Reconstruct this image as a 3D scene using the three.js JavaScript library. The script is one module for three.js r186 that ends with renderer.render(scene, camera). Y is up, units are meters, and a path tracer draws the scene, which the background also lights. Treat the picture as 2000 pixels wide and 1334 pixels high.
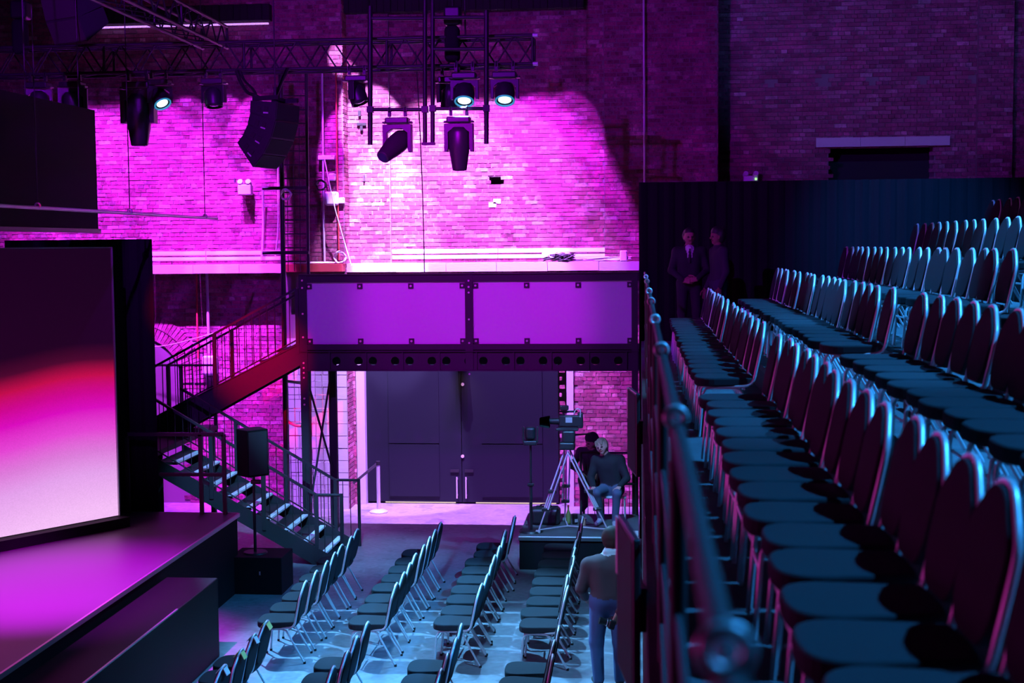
import * as THREE from 'three';
import { RectAreaLightUniformsLib } from 'three/addons/lights/RectAreaLightUniformsLib.js';
import { mergeGeometries } from 'three/addons/utils/BufferGeometryUtils.js';
import { RoundedBoxGeometry } from 'three/addons/geometries/RoundedBoxGeometry.js';

// ---------------------------------------------------------------- camera, light, exposure
const scene = new THREE.Scene();
scene.background = new THREE.Color(0x000000);
const F = 2650, EYE = 4.8, VPX = 1248, VPY = 477, ROLL = -0.009;
const camera = new THREE.PerspectiveCamera(2 * Math.atan(667 / F) * 180 / Math.PI, 2000 / 1334, 0.1, 200);
{
  const c = new THREE.Vector3((VPX - 1000) / F, -(VPY - 667) / F, -1).normalize().applyAxisAngle(new THREE.Vector3(0, 0, 1), ROLL);
  camera.rotation.order = 'YXZ';
  camera.rotation.set(-Math.atan2(c.y, -c.z), Math.asin(c.x), ROLL);   // looks a little left and down
  camera.position.set(0, EYE, 0);
  camera.focus = 20; camera.userData.fStop = 2.6;
  camera.updateMatrixWorld(true);
}
const renderer = new THREE.WebGLRenderer({ antialias: true });
renderer.toneMapping = THREE.LinearToneMapping;
renderer.toneMappingExposure = 1.0;
renderer.shadowMap.enabled = true;
RectAreaLightUniformsLib.init();

const V = (x, y, z) => new THREE.Vector3(x, y, z);
const C = (r, g, b) => new THREE.Color().setRGB(r, g, b);
// a point of the place: the spot seen at (px, py) of the 2000 x 1334 frame on the plane z = -d
function at(px, py, d) {
  const v = V((px - 1000) / F, -(py - 667) / F, -1).applyQuaternion(camera.quaternion);
  return v.multiplyScalar(-d / v.z).add(camera.position);
}
function spot(pos, target, color, intensity, halfDeg, penumbra = 0.2, radius = 2) {
  const l = new THREE.SpotLight(color, intensity, 0, halfDeg * Math.PI / 180, penumbra, 2);
  l.position.copy(pos); l.target.position.copy(target); l.castShadow = true; l.shadow.radius = radius;
  scene.add(l, l.target); return l;
}
const MAGENTA = C(0.65, 0.05, 1.40), PINK = C(0.82, 0.52, 1.42), BLUE = C(0.03, 0.34, 1), ICE = C(0.13, 0.50, 1), RED = C(1, 0.0, 0.06), PURPLE_FILL = C(0.36, 0, 1.1);
// the lamps out of frame: wall washers in the roof by the brick wall, floods over the seating and the stage, plus added fills
const WASH = []; // x, colour, intensity, sideways aim, height aimed at (none: the foot of the wall), half angle
for (const x of [-10.4, -9.7, -9.0]) WASH.push([x, MAGENTA, 260, 0]);
for (const [x, k] of [[-8.3, 1], [-7.6, 1], [-7.0, 1.15]]) WASH.push([x, MAGENTA, 150 * k, 0, 6.6, 8.5], [x, MAGENTA, 330 * k, 0, 4.75, 8], [x, MAGENTA, 420 * k, 0, 1.6, 8]);
WASH.push([-5.32, PINK, 150, 0, 7.75, 4.2], [-5.35, MAGENTA, 330, 0.1, 5.6, 6.5]);
WASH.push([-4.8, PINK, 600, 0, 6.65, 8.5], [-4.5, PINK, 820, 0, 5.0, 8.5], [-4.5, PINK, 500, 0, 1.2, 8]);
for (const [x, c, k, a] of [[-3.7, PINK, 440, 0.15], [-3.1, MAGENTA, 300, 0], [-2.6, PINK, 170, 0], [-2.0, MAGENTA, 210, -0.2], [-1.55, MAGENTA, 150, -0.9]]) WASH.push([x, c, k, a]);
WASH.push([-1.25, MAGENTA, 110, 0, 6.55, 8.5], [-1.75, MAGENTA, 60, 0, 6.55, 8.5], [-3.7, PINK, 190, 0, 6.4, 8.5]);
const FLOODS = [ // position, aim, colour, intensity, half angle
  [V(4.9, 10.4, -15.2), V(2.1, 3.7, -16.2), BLUE, 600, 27],
  [V(4.9, 10.4, -10.2), V(1.9, 3.6, -10.6), BLUE, 580, 27],
  [V(4.7, 10.4, -5.2), V(1.3, 3.4, -4.6), BLUE, 400, 34],
  [V(-0.9, 9.8, -11.0), V(-1.7, 0, -16.2), ICE, 260, 14],
  [V(-5.0, 9.5, -9.0), V(-3.0, 8.4, -25), PURPLE_FILL, 270, 42],  // added purple fill lifting the upper brick wall, no known lamp there
  [V(-3.4, 8.8, -11.0), V(-2.7, 3.9, -21.6), C(0.62, 0.0, 0.92), 265, 11],
  [V(-5.3, 9.5, -10.0), V(-6.4, 1.1, -14.2), C(0.72, 0.0, 1), 2300, 13, 0.8],
  [V(2.6, 11.4, -14.0), V(4.2, 8.6, -25), C(0.1, 0.25, 1), 110, 16],
  [V(-2.0, 9.8, -13.5), V(-5.9, 1.0, -20.6), ICE, 720, 8],
  [V(-0.8, 9.8, -14.0), V(-0.9, 0.6, -20.4), ICE, 520, 7],
  [V(-6.15, 7.0, -9.0), V(-6.2, 3.0, -21.6), RED, 2000, 4.4, 1],
  [V(-3.4, 9.8, -14.0), V(-4.1, 0, -20.6), ICE, 420, 7, 0.6],
  [V(-2.6, 9.9, -15.5), V(3.3, 4.5, -13.8), BLUE, 360, 17, 0.6],
  [V(3.6, 11.5, -13.0), V(4.2, 4.7, -22.0), C(0.01, 0.22, 1), 950, 11, 1],  // added blue lamp on the back drape, stands in for haze glow
];

// ---------------------------------------------------------------- helpers
let seed = 7;
const rnd = () => { seed = (seed * 1664525 + 1013904223) >>> 0; return seed / 4294967296; };
const jit = (a) => (rnd() * 2 - 1) * a;
const names = new Map();
function numbered(n) { const k = names.get(n) || 0; names.set(n, k + 1); return k ? `${n}_${String(k).padStart(3, '0')}` : n; }
const ORD = ['first', 'second', 'third', 'fourth', 'fifth', 'sixth', 'seventh', 'eighth', 'ninth', 'tenth', 'eleventh', 'twelfth', 'thirteenth', 'fourteenth', 'fifteenth', 'sixteenth', 'seventeenth', 'eighteenth', 'nineteenth', 'twentieth', 'twenty-first', 'twenty-second', 'twenty-third', 'twenty-fourth', 'twenty-fifth', 'twenty-sixth', 'twenty-seventh', 'twenty-eighth'];
function thing(name, label, category, pos = V(0, 0, 0), group) {
  const o = new THREE.Group(); o.name = numbered(name); o.position.copy(pos); scene.add(o);
  o.userData = { label, category }; if (group) o.userData.group = group; return o;
}
function struct(name, label) { const o = new THREE.Group(); o.name = numbered(name); o.userData = { kind: 'structure', label, category: name.split('_')[0] }; scene.add(o); return o; }
function part(parent, name, geo, m, kind) {
  const o = new THREE.Mesh(geo, m); o.name = name; o.castShadow = o.receiveShadow = true; if (kind) o.userData.kind = kind; parent.add(o); return o;
}
// the same, with the shape given in room coordinates
function pa(parent, name, geo, m, kind) { const p = V(0, 0, 0); let q = parent; while (q && q !== scene) { p.add(q.position); q = q.parent; } geo.translate(-p.x, -p.y, -p.z); return part(parent, name, geo, m, kind); }
function solo(name, label, category, pos, geo, m, group) { geo.translate(-pos.x, -pos.y, -pos.z); const o = new THREE.Mesh(geo, m); o.name = numbered(name); o.position.copy(pos); o.castShadow = o.receiveShadow = true; o.userData = { label, category }; if (group) o.userData.group = group; scene.add(o); return o; }
const bx = (x0, x1, y0, y1, z0, z1) => new THREE.BoxGeometry(Math.abs(x1 - x0), Math.abs(y1 - y0), Math.abs(z1 - z0)).translate((x0 + x1) / 2, (y0 + y1) / 2, (z0 + z1) / 2);
const cb = (x, y, z, w, h, d) => new THREE.BoxGeometry(w, h, d).translate(x, y, z);
const rb = (x, y, z, w, h, d, r = 0.02) => new RoundedBoxGeometry(w, h, d, 2, r).translate(x, y, z);
function bar(a, b, r, seg = 8) { const d = b.clone().sub(a), g = new THREE.CylinderGeometry(r, r, d.length(), seg); g.applyQuaternion(new THREE.Quaternion().setFromUnitVectors(V(0, 1, 0), d.normalize())); return g.translate((a.x + b.x) / 2, (a.y + b.y) / 2, (a.z + b.z) / 2); }
function beam(a, b, w, h) { // a rectangular bar, w across (level), h deep
  const d = b.clone().sub(a), L = d.length(), g = new THREE.BoxGeometry(w, h, L), m = new THREE.Matrix4().lookAt(b, a, Math.abs(d.y) > 0.99 * L ? V(1, 0, 0) : V(0, 1, 0));
  return g.applyMatrix4(m).translate((a.x + b.x) / 2, (a.y + b.y) / 2, (a.z + b.z) / 2);
}
const tube = (pts, r, n = 24, rad = 6, tension = 0.5) => new THREE.TubeGeometry(new THREE.CatmullRomCurve3(pts, false, 'catmullrom', tension), n, r, rad, false);
const merge = (l) => mergeGeometries(l.map((g) => (g.index ? g.toNonIndexed() : g)).map((g) => { for (const k of Object.keys(g.attributes)) if (!['position', 'normal', 'uv'].includes(k)) g.deleteAttribute(k); return g; }));
function extr(pts, depth, bevel = 0, holes = []) {
  const s = pts instanceof THREE.Shape ? pts : new THREE.Shape(pts.map(([x, y]) => new THREE.Vector2(x, y)));
  s.holes.push(...holes);
  return new THREE.ExtrudeGeometry(s, { depth, bevelEnabled: bevel > 0, bevelThickness: bevel, bevelSize: bevel, bevelSegments: 2, curveSegments: 10 });
}
const rectHole = (x0, x1, y0, y1) => new THREE.Path([[x0, y0], [x0, y1], [x1, y1], [x1, y0]].map((p) => new THREE.Vector2(...p)));

// ---------------------------------------------------------------- materials
function noiseTex(n, fn, rep = 1, srgb = false) {
  const d = new Uint8Array(n * n * 4);
  for (let j = 0; j < n; j++) for (let i = 0; i < n; i++) { const c = fn(i / n, j / n); const k = (j * n + i) * 4; d[k] = c[0]; d[k + 1] = c[1]; d[k + 2] = c[2]; d[k + 3] = 255; }
  const t = new THREE.DataTexture(d, n, n); t.wrapS = t.wrapT = THREE.RepeatWrapping; t.magFilter = THREE.LinearFilter; t.repeat.set(rep, rep);
  if (srgb) t.colorSpace = THREE.SRGBColorSpace; t.needsUpdate = true; return t;
}
const H2 = (i, j, s) => { let h = (i * 374761393 + j * 668265263 + s * 974634777) | 0; h = Math.imul(h ^ (h >>> 13), 1274126177); return ((h ^ (h >>> 16)) >>> 0) / 4294967296; };
function vnoise(u, v, n, s) { // periodic value noise, n cells
  const x = u * n, y = v * n, i = Math.floor(x), j = Math.floor(y), f = x - i, g = y - j, w = (t) => t * t * (3 - 2 * t), m = (k) => ((k % n) + n) % n;
  const a = H2(m(i), m(j), s), b = H2(m(i + 1), m(j), s), c = H2(m(i), m(j + 1), s), d = H2(m(i + 1), m(j + 1), s);
  return a + (b - a) * w(f) + (c - a) * w(g) + (a - b - c + d) * w(f) * w(g);
}
const fbm = (u, v, n, s) => 0.5 * vnoise(u, v, n, s) + 0.28 * vnoise(u, v, n * 2, s + 1) + 0.22 * vnoise(u, v, n * 5, s + 2);
const grainT = noiseTex(128, (u, v) => { const k = 150 + 105 * fbm(u, v, 9, 3); return [k, k, k]; }, 1);
const floorT = noiseTex(512, (u, v) => { const k = 165 + 50 * fbm(u, v, 6, 11) + 26 * vnoise(u, v, 120, 5) - (fbm(u, v, 14, 31) > 0.66 ? 22 : 0); return [k, k, k * 1.01]; }, 0.2, true);
const fabricT = noiseTex(128, (u, v) => { const k = 120 + 100 * H2((u * 128) | 0, (v * 128) | 0, 2); return [k, k, k]; }, 6);
const stainT = noiseTex(512, (u, v) => { const a = fbm(u, v, 7, 41), b = vnoise(u, v, 90, 17), c = fbm(u, v, 30, 77); const k = 172 + 70 * a + 34 * (b - 0.5) + (c > 0.64 ? -38 : 0) + (a > 0.62 ? 16 : 0); return [Math.min(255, k), Math.min(255, k * 0.99), Math.min(255, k * 0.98)]; }, 1, true);
const M = {};
const mat = (k, c, rough = 0.8, metal = 0, x = {}) => (M[k] = new THREE[x.specularIntensity === undefined ? 'MeshStandardMaterial' : 'MeshPhysicalMaterial']({ name: k, color: c, roughness: rough, metalness: metal, ...x }));
mat('floor', C(0.34, 0.34, 0.36), 0.48, 0, { map: floorT });
mat('mortar', C(0.20, 0.14, 0.155), 0.95);
const BRICKC = [C(0.33, 0.055, 0.14), C(0.38, 0.085, 0.18), C(0.25, 0.04, 0.11), C(0.42, 0.14, 0.23), C(0.34, 0.075, 0.17), C(0.46, 0.19, 0.28), C(0.28, 0.065, 0.15), C(0.50, 0.26, 0.34)];
const BRICKW = [0.24, 0.44, 0.56, 0.72, 0.84, 0.92, 0.975, 1];
const brickM = BRICKC.map((c, i) => mat('brick' + i, c.clone().multiplyScalar(1.25), 0.88, 0, { map: stainT, bumpMap: grainT, bumpScale: 0.003 }));
mat('brickField', C(1.25, 1.25, 1.25), 0.88, 0, { vertexColors: true, map: stainT });
mat('stone', C(0.52, 0.47, 0.45), 0.85, 0, { bumpMap: grainT, bumpScale: 0.004 });
mat('whitePaint', C(0.75, 0.72, 0.72), 0.6);
mat('block', C(0.40, 0.41, 0.42), 0.9, 0, { bumpMap: grainT, bumpScale: 0.003 });
mat('blackWall', C(0.016, 0.016, 0.018), 0.95);
mat('drape', C(0.012, 0.012, 0.014), 0.98, 0, { specularIntensity: 0.2 });
mat('screenBlack', C(0.006, 0.006, 0.007), 0.8, 0, { specularIntensity: 0.3 });
mat('ceiling', C(0.03, 0.03, 0.032), 0.95);
mat('door', C(0.0045, 0.0065, 0.013), 0.55, 0, { specularIntensity: 0.6 });
mat('doorFrame', C(0.42, 0.42, 0.45), 0.6);
mat('steelPaint', C(0.034, 0.028, 0.033), 0.6, 0, { specularIntensity: 0.5 });
mat('panelPurple', C(0.62, 0.58, 0.64), 0.55);
mat('bolt', C(0.7, 0.68, 0.66), 0.35, 0.8);
mat('blackMetal', C(0.02, 0.02, 0.023), 0.45, 0.3);
mat('blackPlastic', C(0.022, 0.022, 0.025), 0.4);
mat('trussMetal', C(0.016, 0.015, 0.018), 0.5, 0.2);
mat('grille', C(0.018, 0.018, 0.02), 0.8);
mat('chrome', C(0.66, 0.67, 0.70), 0.34, 0.45);
mat('chairFrame', C(0.70, 0.71, 0.74), 0.34, 0.3);
mat('seatFabric', C(0.026, 0.029, 0.033), 0.95, 0, { specularIntensity: 0.3, bumpMap: fabricT, bumpScale: 0.0015 });
mat('rubber', C(0.01, 0.01, 0.01), 0.8);
mat('stageTop', C(0.095, 0.088, 0.10), 0.46, 0, { specularIntensity: 0.55, bumpMap: grainT, bumpScale: 0.0006 });
mat('stageFace', C(0.010, 0.009, 0.012), 0.75, 0, { specularIntensity: 0.35 });
mat('stageEdge', C(0.45, 0.44, 0.47), 0.35, 0.7);
mat('casingBlack', C(0.005, 0.005, 0.006), 0.6, 0, { specularIntensity: 0.3 });
mat('glossBlack', C(0.006, 0.006, 0.007), 0.38);
mat('tierFloor', C(0.10, 0.105, 0.115), 0.85, 0, { map: grainT });
mat('tierFace', C(0.025, 0.025, 0.028), 0.8);
mat('nosing', C(0.88, 0.89, 0.9), 0.5);
mat('conduit', C(0.62, 0.60, 0.62), 0.4, 0.3);
mat('cableWhite', C(0.7, 0.7, 0.7), 0.5);
mat('cableBlack', C(0.015, 0.015, 0.015), 0.5);
mat('white', C(0.78, 0.78, 0.78), 0.5);
mat('redPipe', C(0.5, 0.05, 0.05), 0.5);
mat('paperYellow', C(0.75, 0.72, 0.22), 0.8);
mat('paperWhite', C(0.8, 0.8, 0.76), 0.8);
mat('ropeBelt', C(0.03, 0.03, 0.035), 0.8);
mat('glassBottle', C(0.22, 0.30, 0.08), 0.2);
mat('cup', C(0.55, 0.36, 0.20), 0.7);
mat('lensGlow', C(0.6, 0.8, 0.9), 0.2, 0, { emissive: C(0.45, 0.85, 1), emissiveIntensity: 3.2 });
mat('lensRim', C(0.05, 0.2, 0.26), 0.25, 0, { emissive: C(0.02, 0.22, 0.34), emissiveIntensity: 1 });
mat('lensDark', C(0.03, 0.05, 0.07), 0.08);
mat('washGlow', C(0.6, 0.3, 0.6), 0.3, 0, { emissive: C(1, 0.2, 1.1), emissiveIntensity: 2 });
mat('floodGlow', C(0.3, 0.5, 0.7), 0.3, 0, { emissive: C(0.15, 0.5, 1), emissiveIntensity: 2 });
mat('redGlow', C(0.6, 0.1, 0.1), 0.3, 0, { emissive: C(1, 0.05, 0.1), emissiveIntensity: 2 });
mat('slit', C(0.4, 0.3, 0.5), 0.5, 0, { emissive: C(0.6, 0.28, 1), emissiveIntensity: 1.3 });
mat('dayGap', C(0.5, 0.45, 0.4), 0.5, 0, { emissive: C(1, 0.78, 0.55), emissiveIntensity: 0.8 });
mat('warmGlow', C(0.6, 0.5, 0.4), 0.4, 0, { emissive: C(1, 0.7, 0.45), emissiveIntensity: 0.6 });
mat('redPaint', C(0.38, 0.035, 0.045), 0.7);
mat('greenLed', C(0.2, 0.5, 0.2), 0.5, 0, { emissive: C(0.35, 1, 0.25), emissiveIntensity: 1.5 });
mat('body', 0xffffff, 0.85, 0, { vertexColors: true });
mat('hairBrown', C(0.05, 0.022, 0.015), 0.7);
mat('hairBlack', C(0.012, 0.010, 0.010), 0.6);
mat('hairGrey', C(0.28, 0.21, 0.13), 0.6);
mat('hat', C(0.012, 0.012, 0.014), 0.9);

// ---------------------------------------------------------------- the room
const Z = 24.7;
const X = (px, d) => at(px, 500, d).x, Y = (py, d) => at(900, py, d).y;
{
  const f = struct('floor', 'pale grey concrete floor of the hall');
  part(f, 'slab', (() => { const g = bx(-14, 9.3, -0.3, 0, -26, 4); const p = g.attributes.position, u = g.attributes.uv; for (let i = 0; i < p.count; i++) u.setXY(i, p.getX(i), p.getZ(i)); return g; })(), M.floor);
  const c = struct('ceiling', 'dark roof high over the hall'); part(c, 'roof_deck', bx(-14, 9.3, 13, 13.3, -26, 4), M.ceiling);
  const l = struct('wall_left', 'dark side wall behind the stage'); part(l, 'wall_face', bx(-14.3, -14, 0, 13, -26, 4), M.blackWall);
  const r = struct('wall_right', 'dark side wall above the tiered seats'); part(r, 'wall_face', bx(9, 9.3, 0, 13, -26, 4), M.blackWall);
  const b = struct('wall_front', 'dark wall behind the camera'); part(b, 'wall_face', bx(-14, 9, 0, 13, 3.7, 4), M.blackWall);
}
// bricks: specs first, then the largest-showing 300 as meshes, the rest joined
function brickZone(out, x0, x1, y0, y1, zf, skip = () => false, vary = 1) {
  const ch = 0.075; let row = 0;
  for (let y = y0; y + 0.02 < y1; y += ch, row++) {
    const header = row % 4 === 3, L = header ? 0.1125 : 0.225, h = Math.min(ch, y1 - y) - 0.011;
    let x = x0 - (row % 2 ? L / 2 : 0) ;
    for (; x < x1 - 0.01; x += L) {
      const a = Math.max(x, x0), b = Math.min(x + L, x1) - 0.013; if (b - a < 0.03) continue;
      if (skip((a + b) / 2, y + h / 2)) continue;
      const q = rnd(); let k = BRICKW.findIndex((w) => q < w); if (k < 0) k = 1; if (vary < 1 && k > 4 && rnd() > vary) k = 1;
      out.push({ x: (a + b) / 2 + jit(0.002), y: y + h / 2 + jit(0.0025), z: zf, w: b - a, h, d: 0.03 + jit(0.005), k, t: jit(0.012), ax: 0 });
    }
  }
}
function brickReturn(out, x, z0, z1, y0, y1) { // a face that looks along +x
  const ch = 0.075; let row = 0;
  for (let y = y0; y + 0.02 < y1; y += ch, row++) for (let z = z0 + (row % 2 ? 0 : -0.11); z < z1 - 0.02; z += 0.225) {
    const a = Math.max(z, z0), b = Math.min(z + 0.214, z1); if (b - a < 0.03) continue;
    const q = rnd(); let k = BRICKW.findIndex((w) => q < w); if (k < 0) k = 1;
    out.push({ x, y: y + 0.032, z: (a + b) / 2, w: b - a, h: 0.064, d: 0.03 + jit(0.004), k, t: 0, ax: 1 });
  }
}
function brickField(parent, list) {
  const pos = [], nor = [], col = [], uv = [];
  const faces = [[[-1, -1, 1], [1, -1, 1], [1, 1, 1], [-1, 1, 1], [0, 0, 1]], [[-1, 1, 1], [1, 1, 1], [1, 1, -1], [-1, 1, -1], [0, 1, 0]], [[-1, -1, -1], [1, -1, -1], [1, -1, 1], [-1, -1, 1], [0, -1, 0]], [[1, -1, 1], [1, -1, -1], [1, 1, -1], [1, 1, 1], [1, 0, 0]], [[-1, -1, -1], [-1, -1, 1], [-1, 1, 1], [-1, 1, -1], [-1, 0, 0]]];
  for (const s of list) {
    const c = BRICKC[s.k], v = 1 + jit(0.2), off = Array.from({ length: 4 }, () => [jit(0.0045), jit(0.0045)]);
    for (const f of faces) for (const i of [0, 1, 2, 0, 2, 3]) {
      const p = f[i]; let lx = p[0] * s.w / 2, ly = p[1] * s.h / 2, lz = p[2] * s.d / 2; lz += s.t * lx * (p[2] > 0 ? 1 : 0); const o4 = off[(p[0] > 0 ? 1 : 0) + (p[1] > 0 ? 2 : 0)]; lx += o4[0]; ly += o4[1];
      if (s.ax) { pos.push(s.x + lz, s.y + ly, s.z - lx); nor.push(f[4][2], f[4][1], -f[4][0]); } else { pos.push(s.x + lx, s.y + ly, s.z + lz); nor.push(...f[4]); }
      col.push(c.r * v, c.g * v, c.b * v); uv.push((s.ax ? s.z : s.x + lx) * 0.55, (s.y + ly) * 0.55);
    }
  }
  const g = new THREE.BufferGeometry();
  g.setAttribute('position', new THREE.Float32BufferAttribute(pos, 3)); g.setAttribute('normal', new THREE.Float32BufferAttribute(nor, 3)); g.setAttribute('color', new THREE.Float32BufferAttribute(col, 3)); g.setAttribute('uv', new THREE.Float32BufferAttribute(uv, 2));
  return part(parent, 'brick_field', g, M.brickField, 'stuff');
}
const brickGeo = new Map();
function layBricks(parent, list, score, n = 300) {
  const big = list.map((s, i) => [score(s), i]).filter((a) => a[0] > 0).sort((a, b) => b[0] - a[0]).slice(0, n), pick = new Set(big.map((a) => a[1]));
  list.forEach((s, i) => {
    if (!pick.has(i)) return;
    const key = `${s.w.toFixed(3)}_${s.h.toFixed(3)}_${i % 9}`;
    if (!brickGeo.has(key)) { // nine worn variants of each size
      const g = new THREE.BoxGeometry(s.w, s.h, 0.03), p = g.attributes.position, u = g.attributes.uv, off = Array.from({ length: 4 }, () => [jit(0.0045), jit(0.0045)]), du = rnd(), dv = rnd();
      for (let q = 0; q < p.count; q++) { const o4 = off[(p.getX(q) > 0 ? 1 : 0) + (p.getY(q) > 0 ? 2 : 0)]; p.setXY(q, p.getX(q) + o4[0], p.getY(q) + o4[1]); u.setXY(q, du + p.getX(q) * 0.55, dv + p.getY(q) * 0.55); }
      brickGeo.set(key, g);
    }
    const o = part(parent, 'brick', brickGeo.get(key), brickM[s.k]); o.position.set(s.x, s.y, s.z + (s.d - 0.03) / 2); o.rotation.y = s.t + (s.ax ? Math.PI / 2 : 0);
  });
  brickField(parent, list.filter((s, i) => !pick.has(i)));
}
const DOOR = { x0: X(708, Z), x1: X(1088, Z), y1: 3.05 };
const PIER = { x0: X(556, 24.25), x1: X(674, 24.25) }, PAN = { x0: X(766, Z), x1: X(1182, Z) }, XR = X(1400, Z);
const LEDGE = { y0: Y(530, 24.4), y1: Y(513, 24.4) };
{
  const w = struct('wall_back', 'tall old brick wall at the far end of the hall'), list = [], m = -0.005;
  const hole = { x0: X(957, Z), x1: X(986, Z), y0: Y(362, Z), y1: Y(346, Z) };
  const inHole = (x, y) => (x > hole.x0 && x < hole.x1 && y > hole.y0 && y < hole.y1) ;
  // mortar cores with real thickness; bricks stand a little proud
  const core = (x0, x1, y0, y1, zf, holes = []) => pa(w, 'mortar_bed', extr([[x0, y0], [x1, y0], [x1, y1], [x0, y1]], 0.5, 0, holes).translate(0, 0, zf - m - 0.5), M.mortar);
  core(-14, PIER.x0, 0, 13, -Z);
  core(PIER.x0, PIER.x1, 0, 13, -24.25);
  core(PIER.x1, PAN.x0, LEDGE.y0, 13, -Z + 0.08);
  core(PAN.x0, PAN.x1, LEDGE.y0, 13, -Z, [rectHole(hole.x0, hole.x1, hole.y0, hole.y1)]);
  core(PAN.x1, XR, LEDGE.y0, 13, -Z + 0.08);
  core(PIER.x1, DOOR.x0 - 0.16, 0, LEDGE.y0, -Z); core(DOOR.x0 - 0.16, DOOR.x1 + 0.3, DOOR.y1, LEDGE.y0, -Z); core(DOOR.x1 + 0.3, XR, 0, LEDGE.y0, -Z);
  pa(w, 'rear_leaf', bx(-14, XR, 0.0, 13, -Z - 0.52, -Z - 0.75), M.mortar);
  const archC = [X(262, Z), Y(748, Z)], inArch = (x, y) => Math.hypot(x - archC[0], y - archC[1]) < 1.32 && y > archC[1] || (Math.abs(x - archC[0]) < 0.86 && y <= archC[1]);
  brickZone(list, -12.5, PIER.x0, LEDGE.y1, 12.2, -Z);
  brickZone(list, -12.5, PIER.x0, 0, LEDGE.y0, -Z, inArch);
  brickZone(list, PIER.x0, PIER.x1, LEDGE.y0, 12.2, -24.25, undefined, 0.3);
  brickReturn(list, PIER.x1, -Z, -24.25, 0, 12.2);
  brickZone(list, PIER.x1, PAN.x0, LEDGE.y1, 12.2, -Z + 0.08);
  brickZone(list, PAN.x0, PAN.x1, LEDGE.y1, 12.2, -Z, inHole);
  brickZone(list, PAN.x1, XR, LEDGE.y1, 12.2, -Z + 0.08, undefined, 0.4);
  brickZone(list, PIER.x1, DOOR.x0 - 0.16, 0, LEDGE.y0, -Z);
  brickZone(list, DOOR.x0 - 0.16, DOOR.x1 + 0.32, DOOR.y1 + 0.03, LEDGE.y0, -Z); brickZone(list, DOOR.x1 + 0.03, XR, 0, LEDGE.y0, -Z, (x) => x > DOOR.x1 + 0.11 && x < DOOR.x1 + 0.3);
  const focus = at(900, 330, Z);
  layBricks(w, list, (s) => (s.ax || s.y < LEDGE.y1 || s.y > 7.4 || s.x < PIER.x1 || s.x > PAN.x1 || s.w < 0.15 ? 0 : 5 - Math.hypot(s.x - focus.x, (s.y - focus.y) * 1.3)));
  // rowlock arch with a dark blocked opening
  for (const [r0, n] of [[0.88, 40], [1.11, 48]]) { const g = cb(0, 0, 0, 0.066, 0.215, 0.05); for (let i = 0; i < n; i++) { const a = Math.PI * (i + 0.5) / n; const o = part(w, 'arch_brick', g, brickM[[1, 3, 4, 0][i % 4]]); o.position.set(archC[0] + Math.cos(a) * (r0 + 0.1), archC[1] + Math.sin(a) * (r0 + 0.1), -Z + 0.005); o.rotation.z = a - Math.PI / 2; } }
  // two pale painted string courses and the deep stone ledge, in lengths
  for (const [a, b, zf] of [[-12.5, PIER.x0 - 0.12, -Z], [PAN.x0, PAN.x1, -Z]]) for (const [p0, p1] of [[486, 494.5], [497, 505]]) {
    const n = Math.round((b - a) / 1.6); for (let i = 0; i < n; i++) { const hh = Math.abs(Y(p0, Z) - Y(p1, Z)), L = (b - a) / n; pa(w, 'string_course', extr([[0, 0], [0.034, 0], [0.034, 0.02], [0.016, hh], [0, hh]], L - 0.012).rotateY(-Math.PI / 2).translate(a + L * (i + 1) - 0.006, Y(p1, Z), zf), M.whitePaint); }
  }
  for (const [a, b] of [[-12.5, PIER.x0], [PIER.x1, 0.2]]) { const n = Math.round((b - a) / 0.85); for (let i = 0; i < n; i++) pa(w, 'ledge_stone', cb(a + (b - a) * (i + 0.5) / n, (LEDGE.y0 + LEDGE.y1) / 2 + jit(0.004), -Z + 0.15, (b - a) / n - 0.008, LEDGE.y1 - LEDGE.y0, 0.5 + jit(0.012)), M.stone); }
  pa(w, 'ledge_stone', bx(PIER.x0 + 0.02, PIER.x1, LEDGE.y0 + 0.02, LEDGE.y1, -24.26, -23.98), M.redPaint);
  for (const [px, py] of [[971, 393], [962, 400]]) { const p = at(px, py, Z); pa(w, 'plaster_patch', cb(p.x, p.y, -Z + 0.018, 0.14, 0.09, 0.012), M.stone); }
  // small fixings left in the brickwork
  for (const [px, py, ww, hh] of [[703, 222, 0.05, 0.1], [707, 243, 0.17, 0.05], [707, 250, 0.05, 0.1], [712, 348, 0.03, 0.12], [555, 343, 0.04, 0.08], [460, 353, 0.03, 0.07]]) { const p = at(px, py, Z - 0.08); pa(w, 'wall_fixing', cb(p.x, p.y, -Z + 0.12, ww, hh, 0.04), M.steelPaint); }
  // grey blockwork skin on the foot of the pier
  for (let r = 0; r < 14; r++) for (let i = -1; i < 4; i++) {
    const a = Math.max(PIER.x0, PIER.x0 + (i + (r % 2 ? 0.5 : 0)) * 0.45), b = Math.min(PIER.x1, PIER.x0 + (i + 1 + (r % 2 ? 0.5 : 0)) * 0.45) - 0.012; if (b - a < 0.05) continue;
    pa(w, 'concrete_block', cb((a + b) / 2, 0.11 + r * 0.225, -24.25 + jit(0.003), b - a, 0.213, 0.03), M.block);
  }
  // corrugated shutter boxes under the roof
  for (const [p0, p1, q0, q1] of [[185, 527, 8, 48], [655, 1140, -40, 27]]) {
    const a = at(p0, q1, Z - 0.2), b = at(p1, q0, Z - 0.2), n = Math.round((b.x - a.x) / 0.13);
    for (let i = 0; i < n; i++) pa(w, 'shutter_rib', cb(a.x + (b.x - a.x) * (i + 0.5) / n, (a.y + b.y) / 2, -Z + 0.16 + (i % 2) * 0.02, (b.x - a.x) / n - 0.01, b.y - a.y, 0.2), M.blackWall);
  }
}
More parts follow.
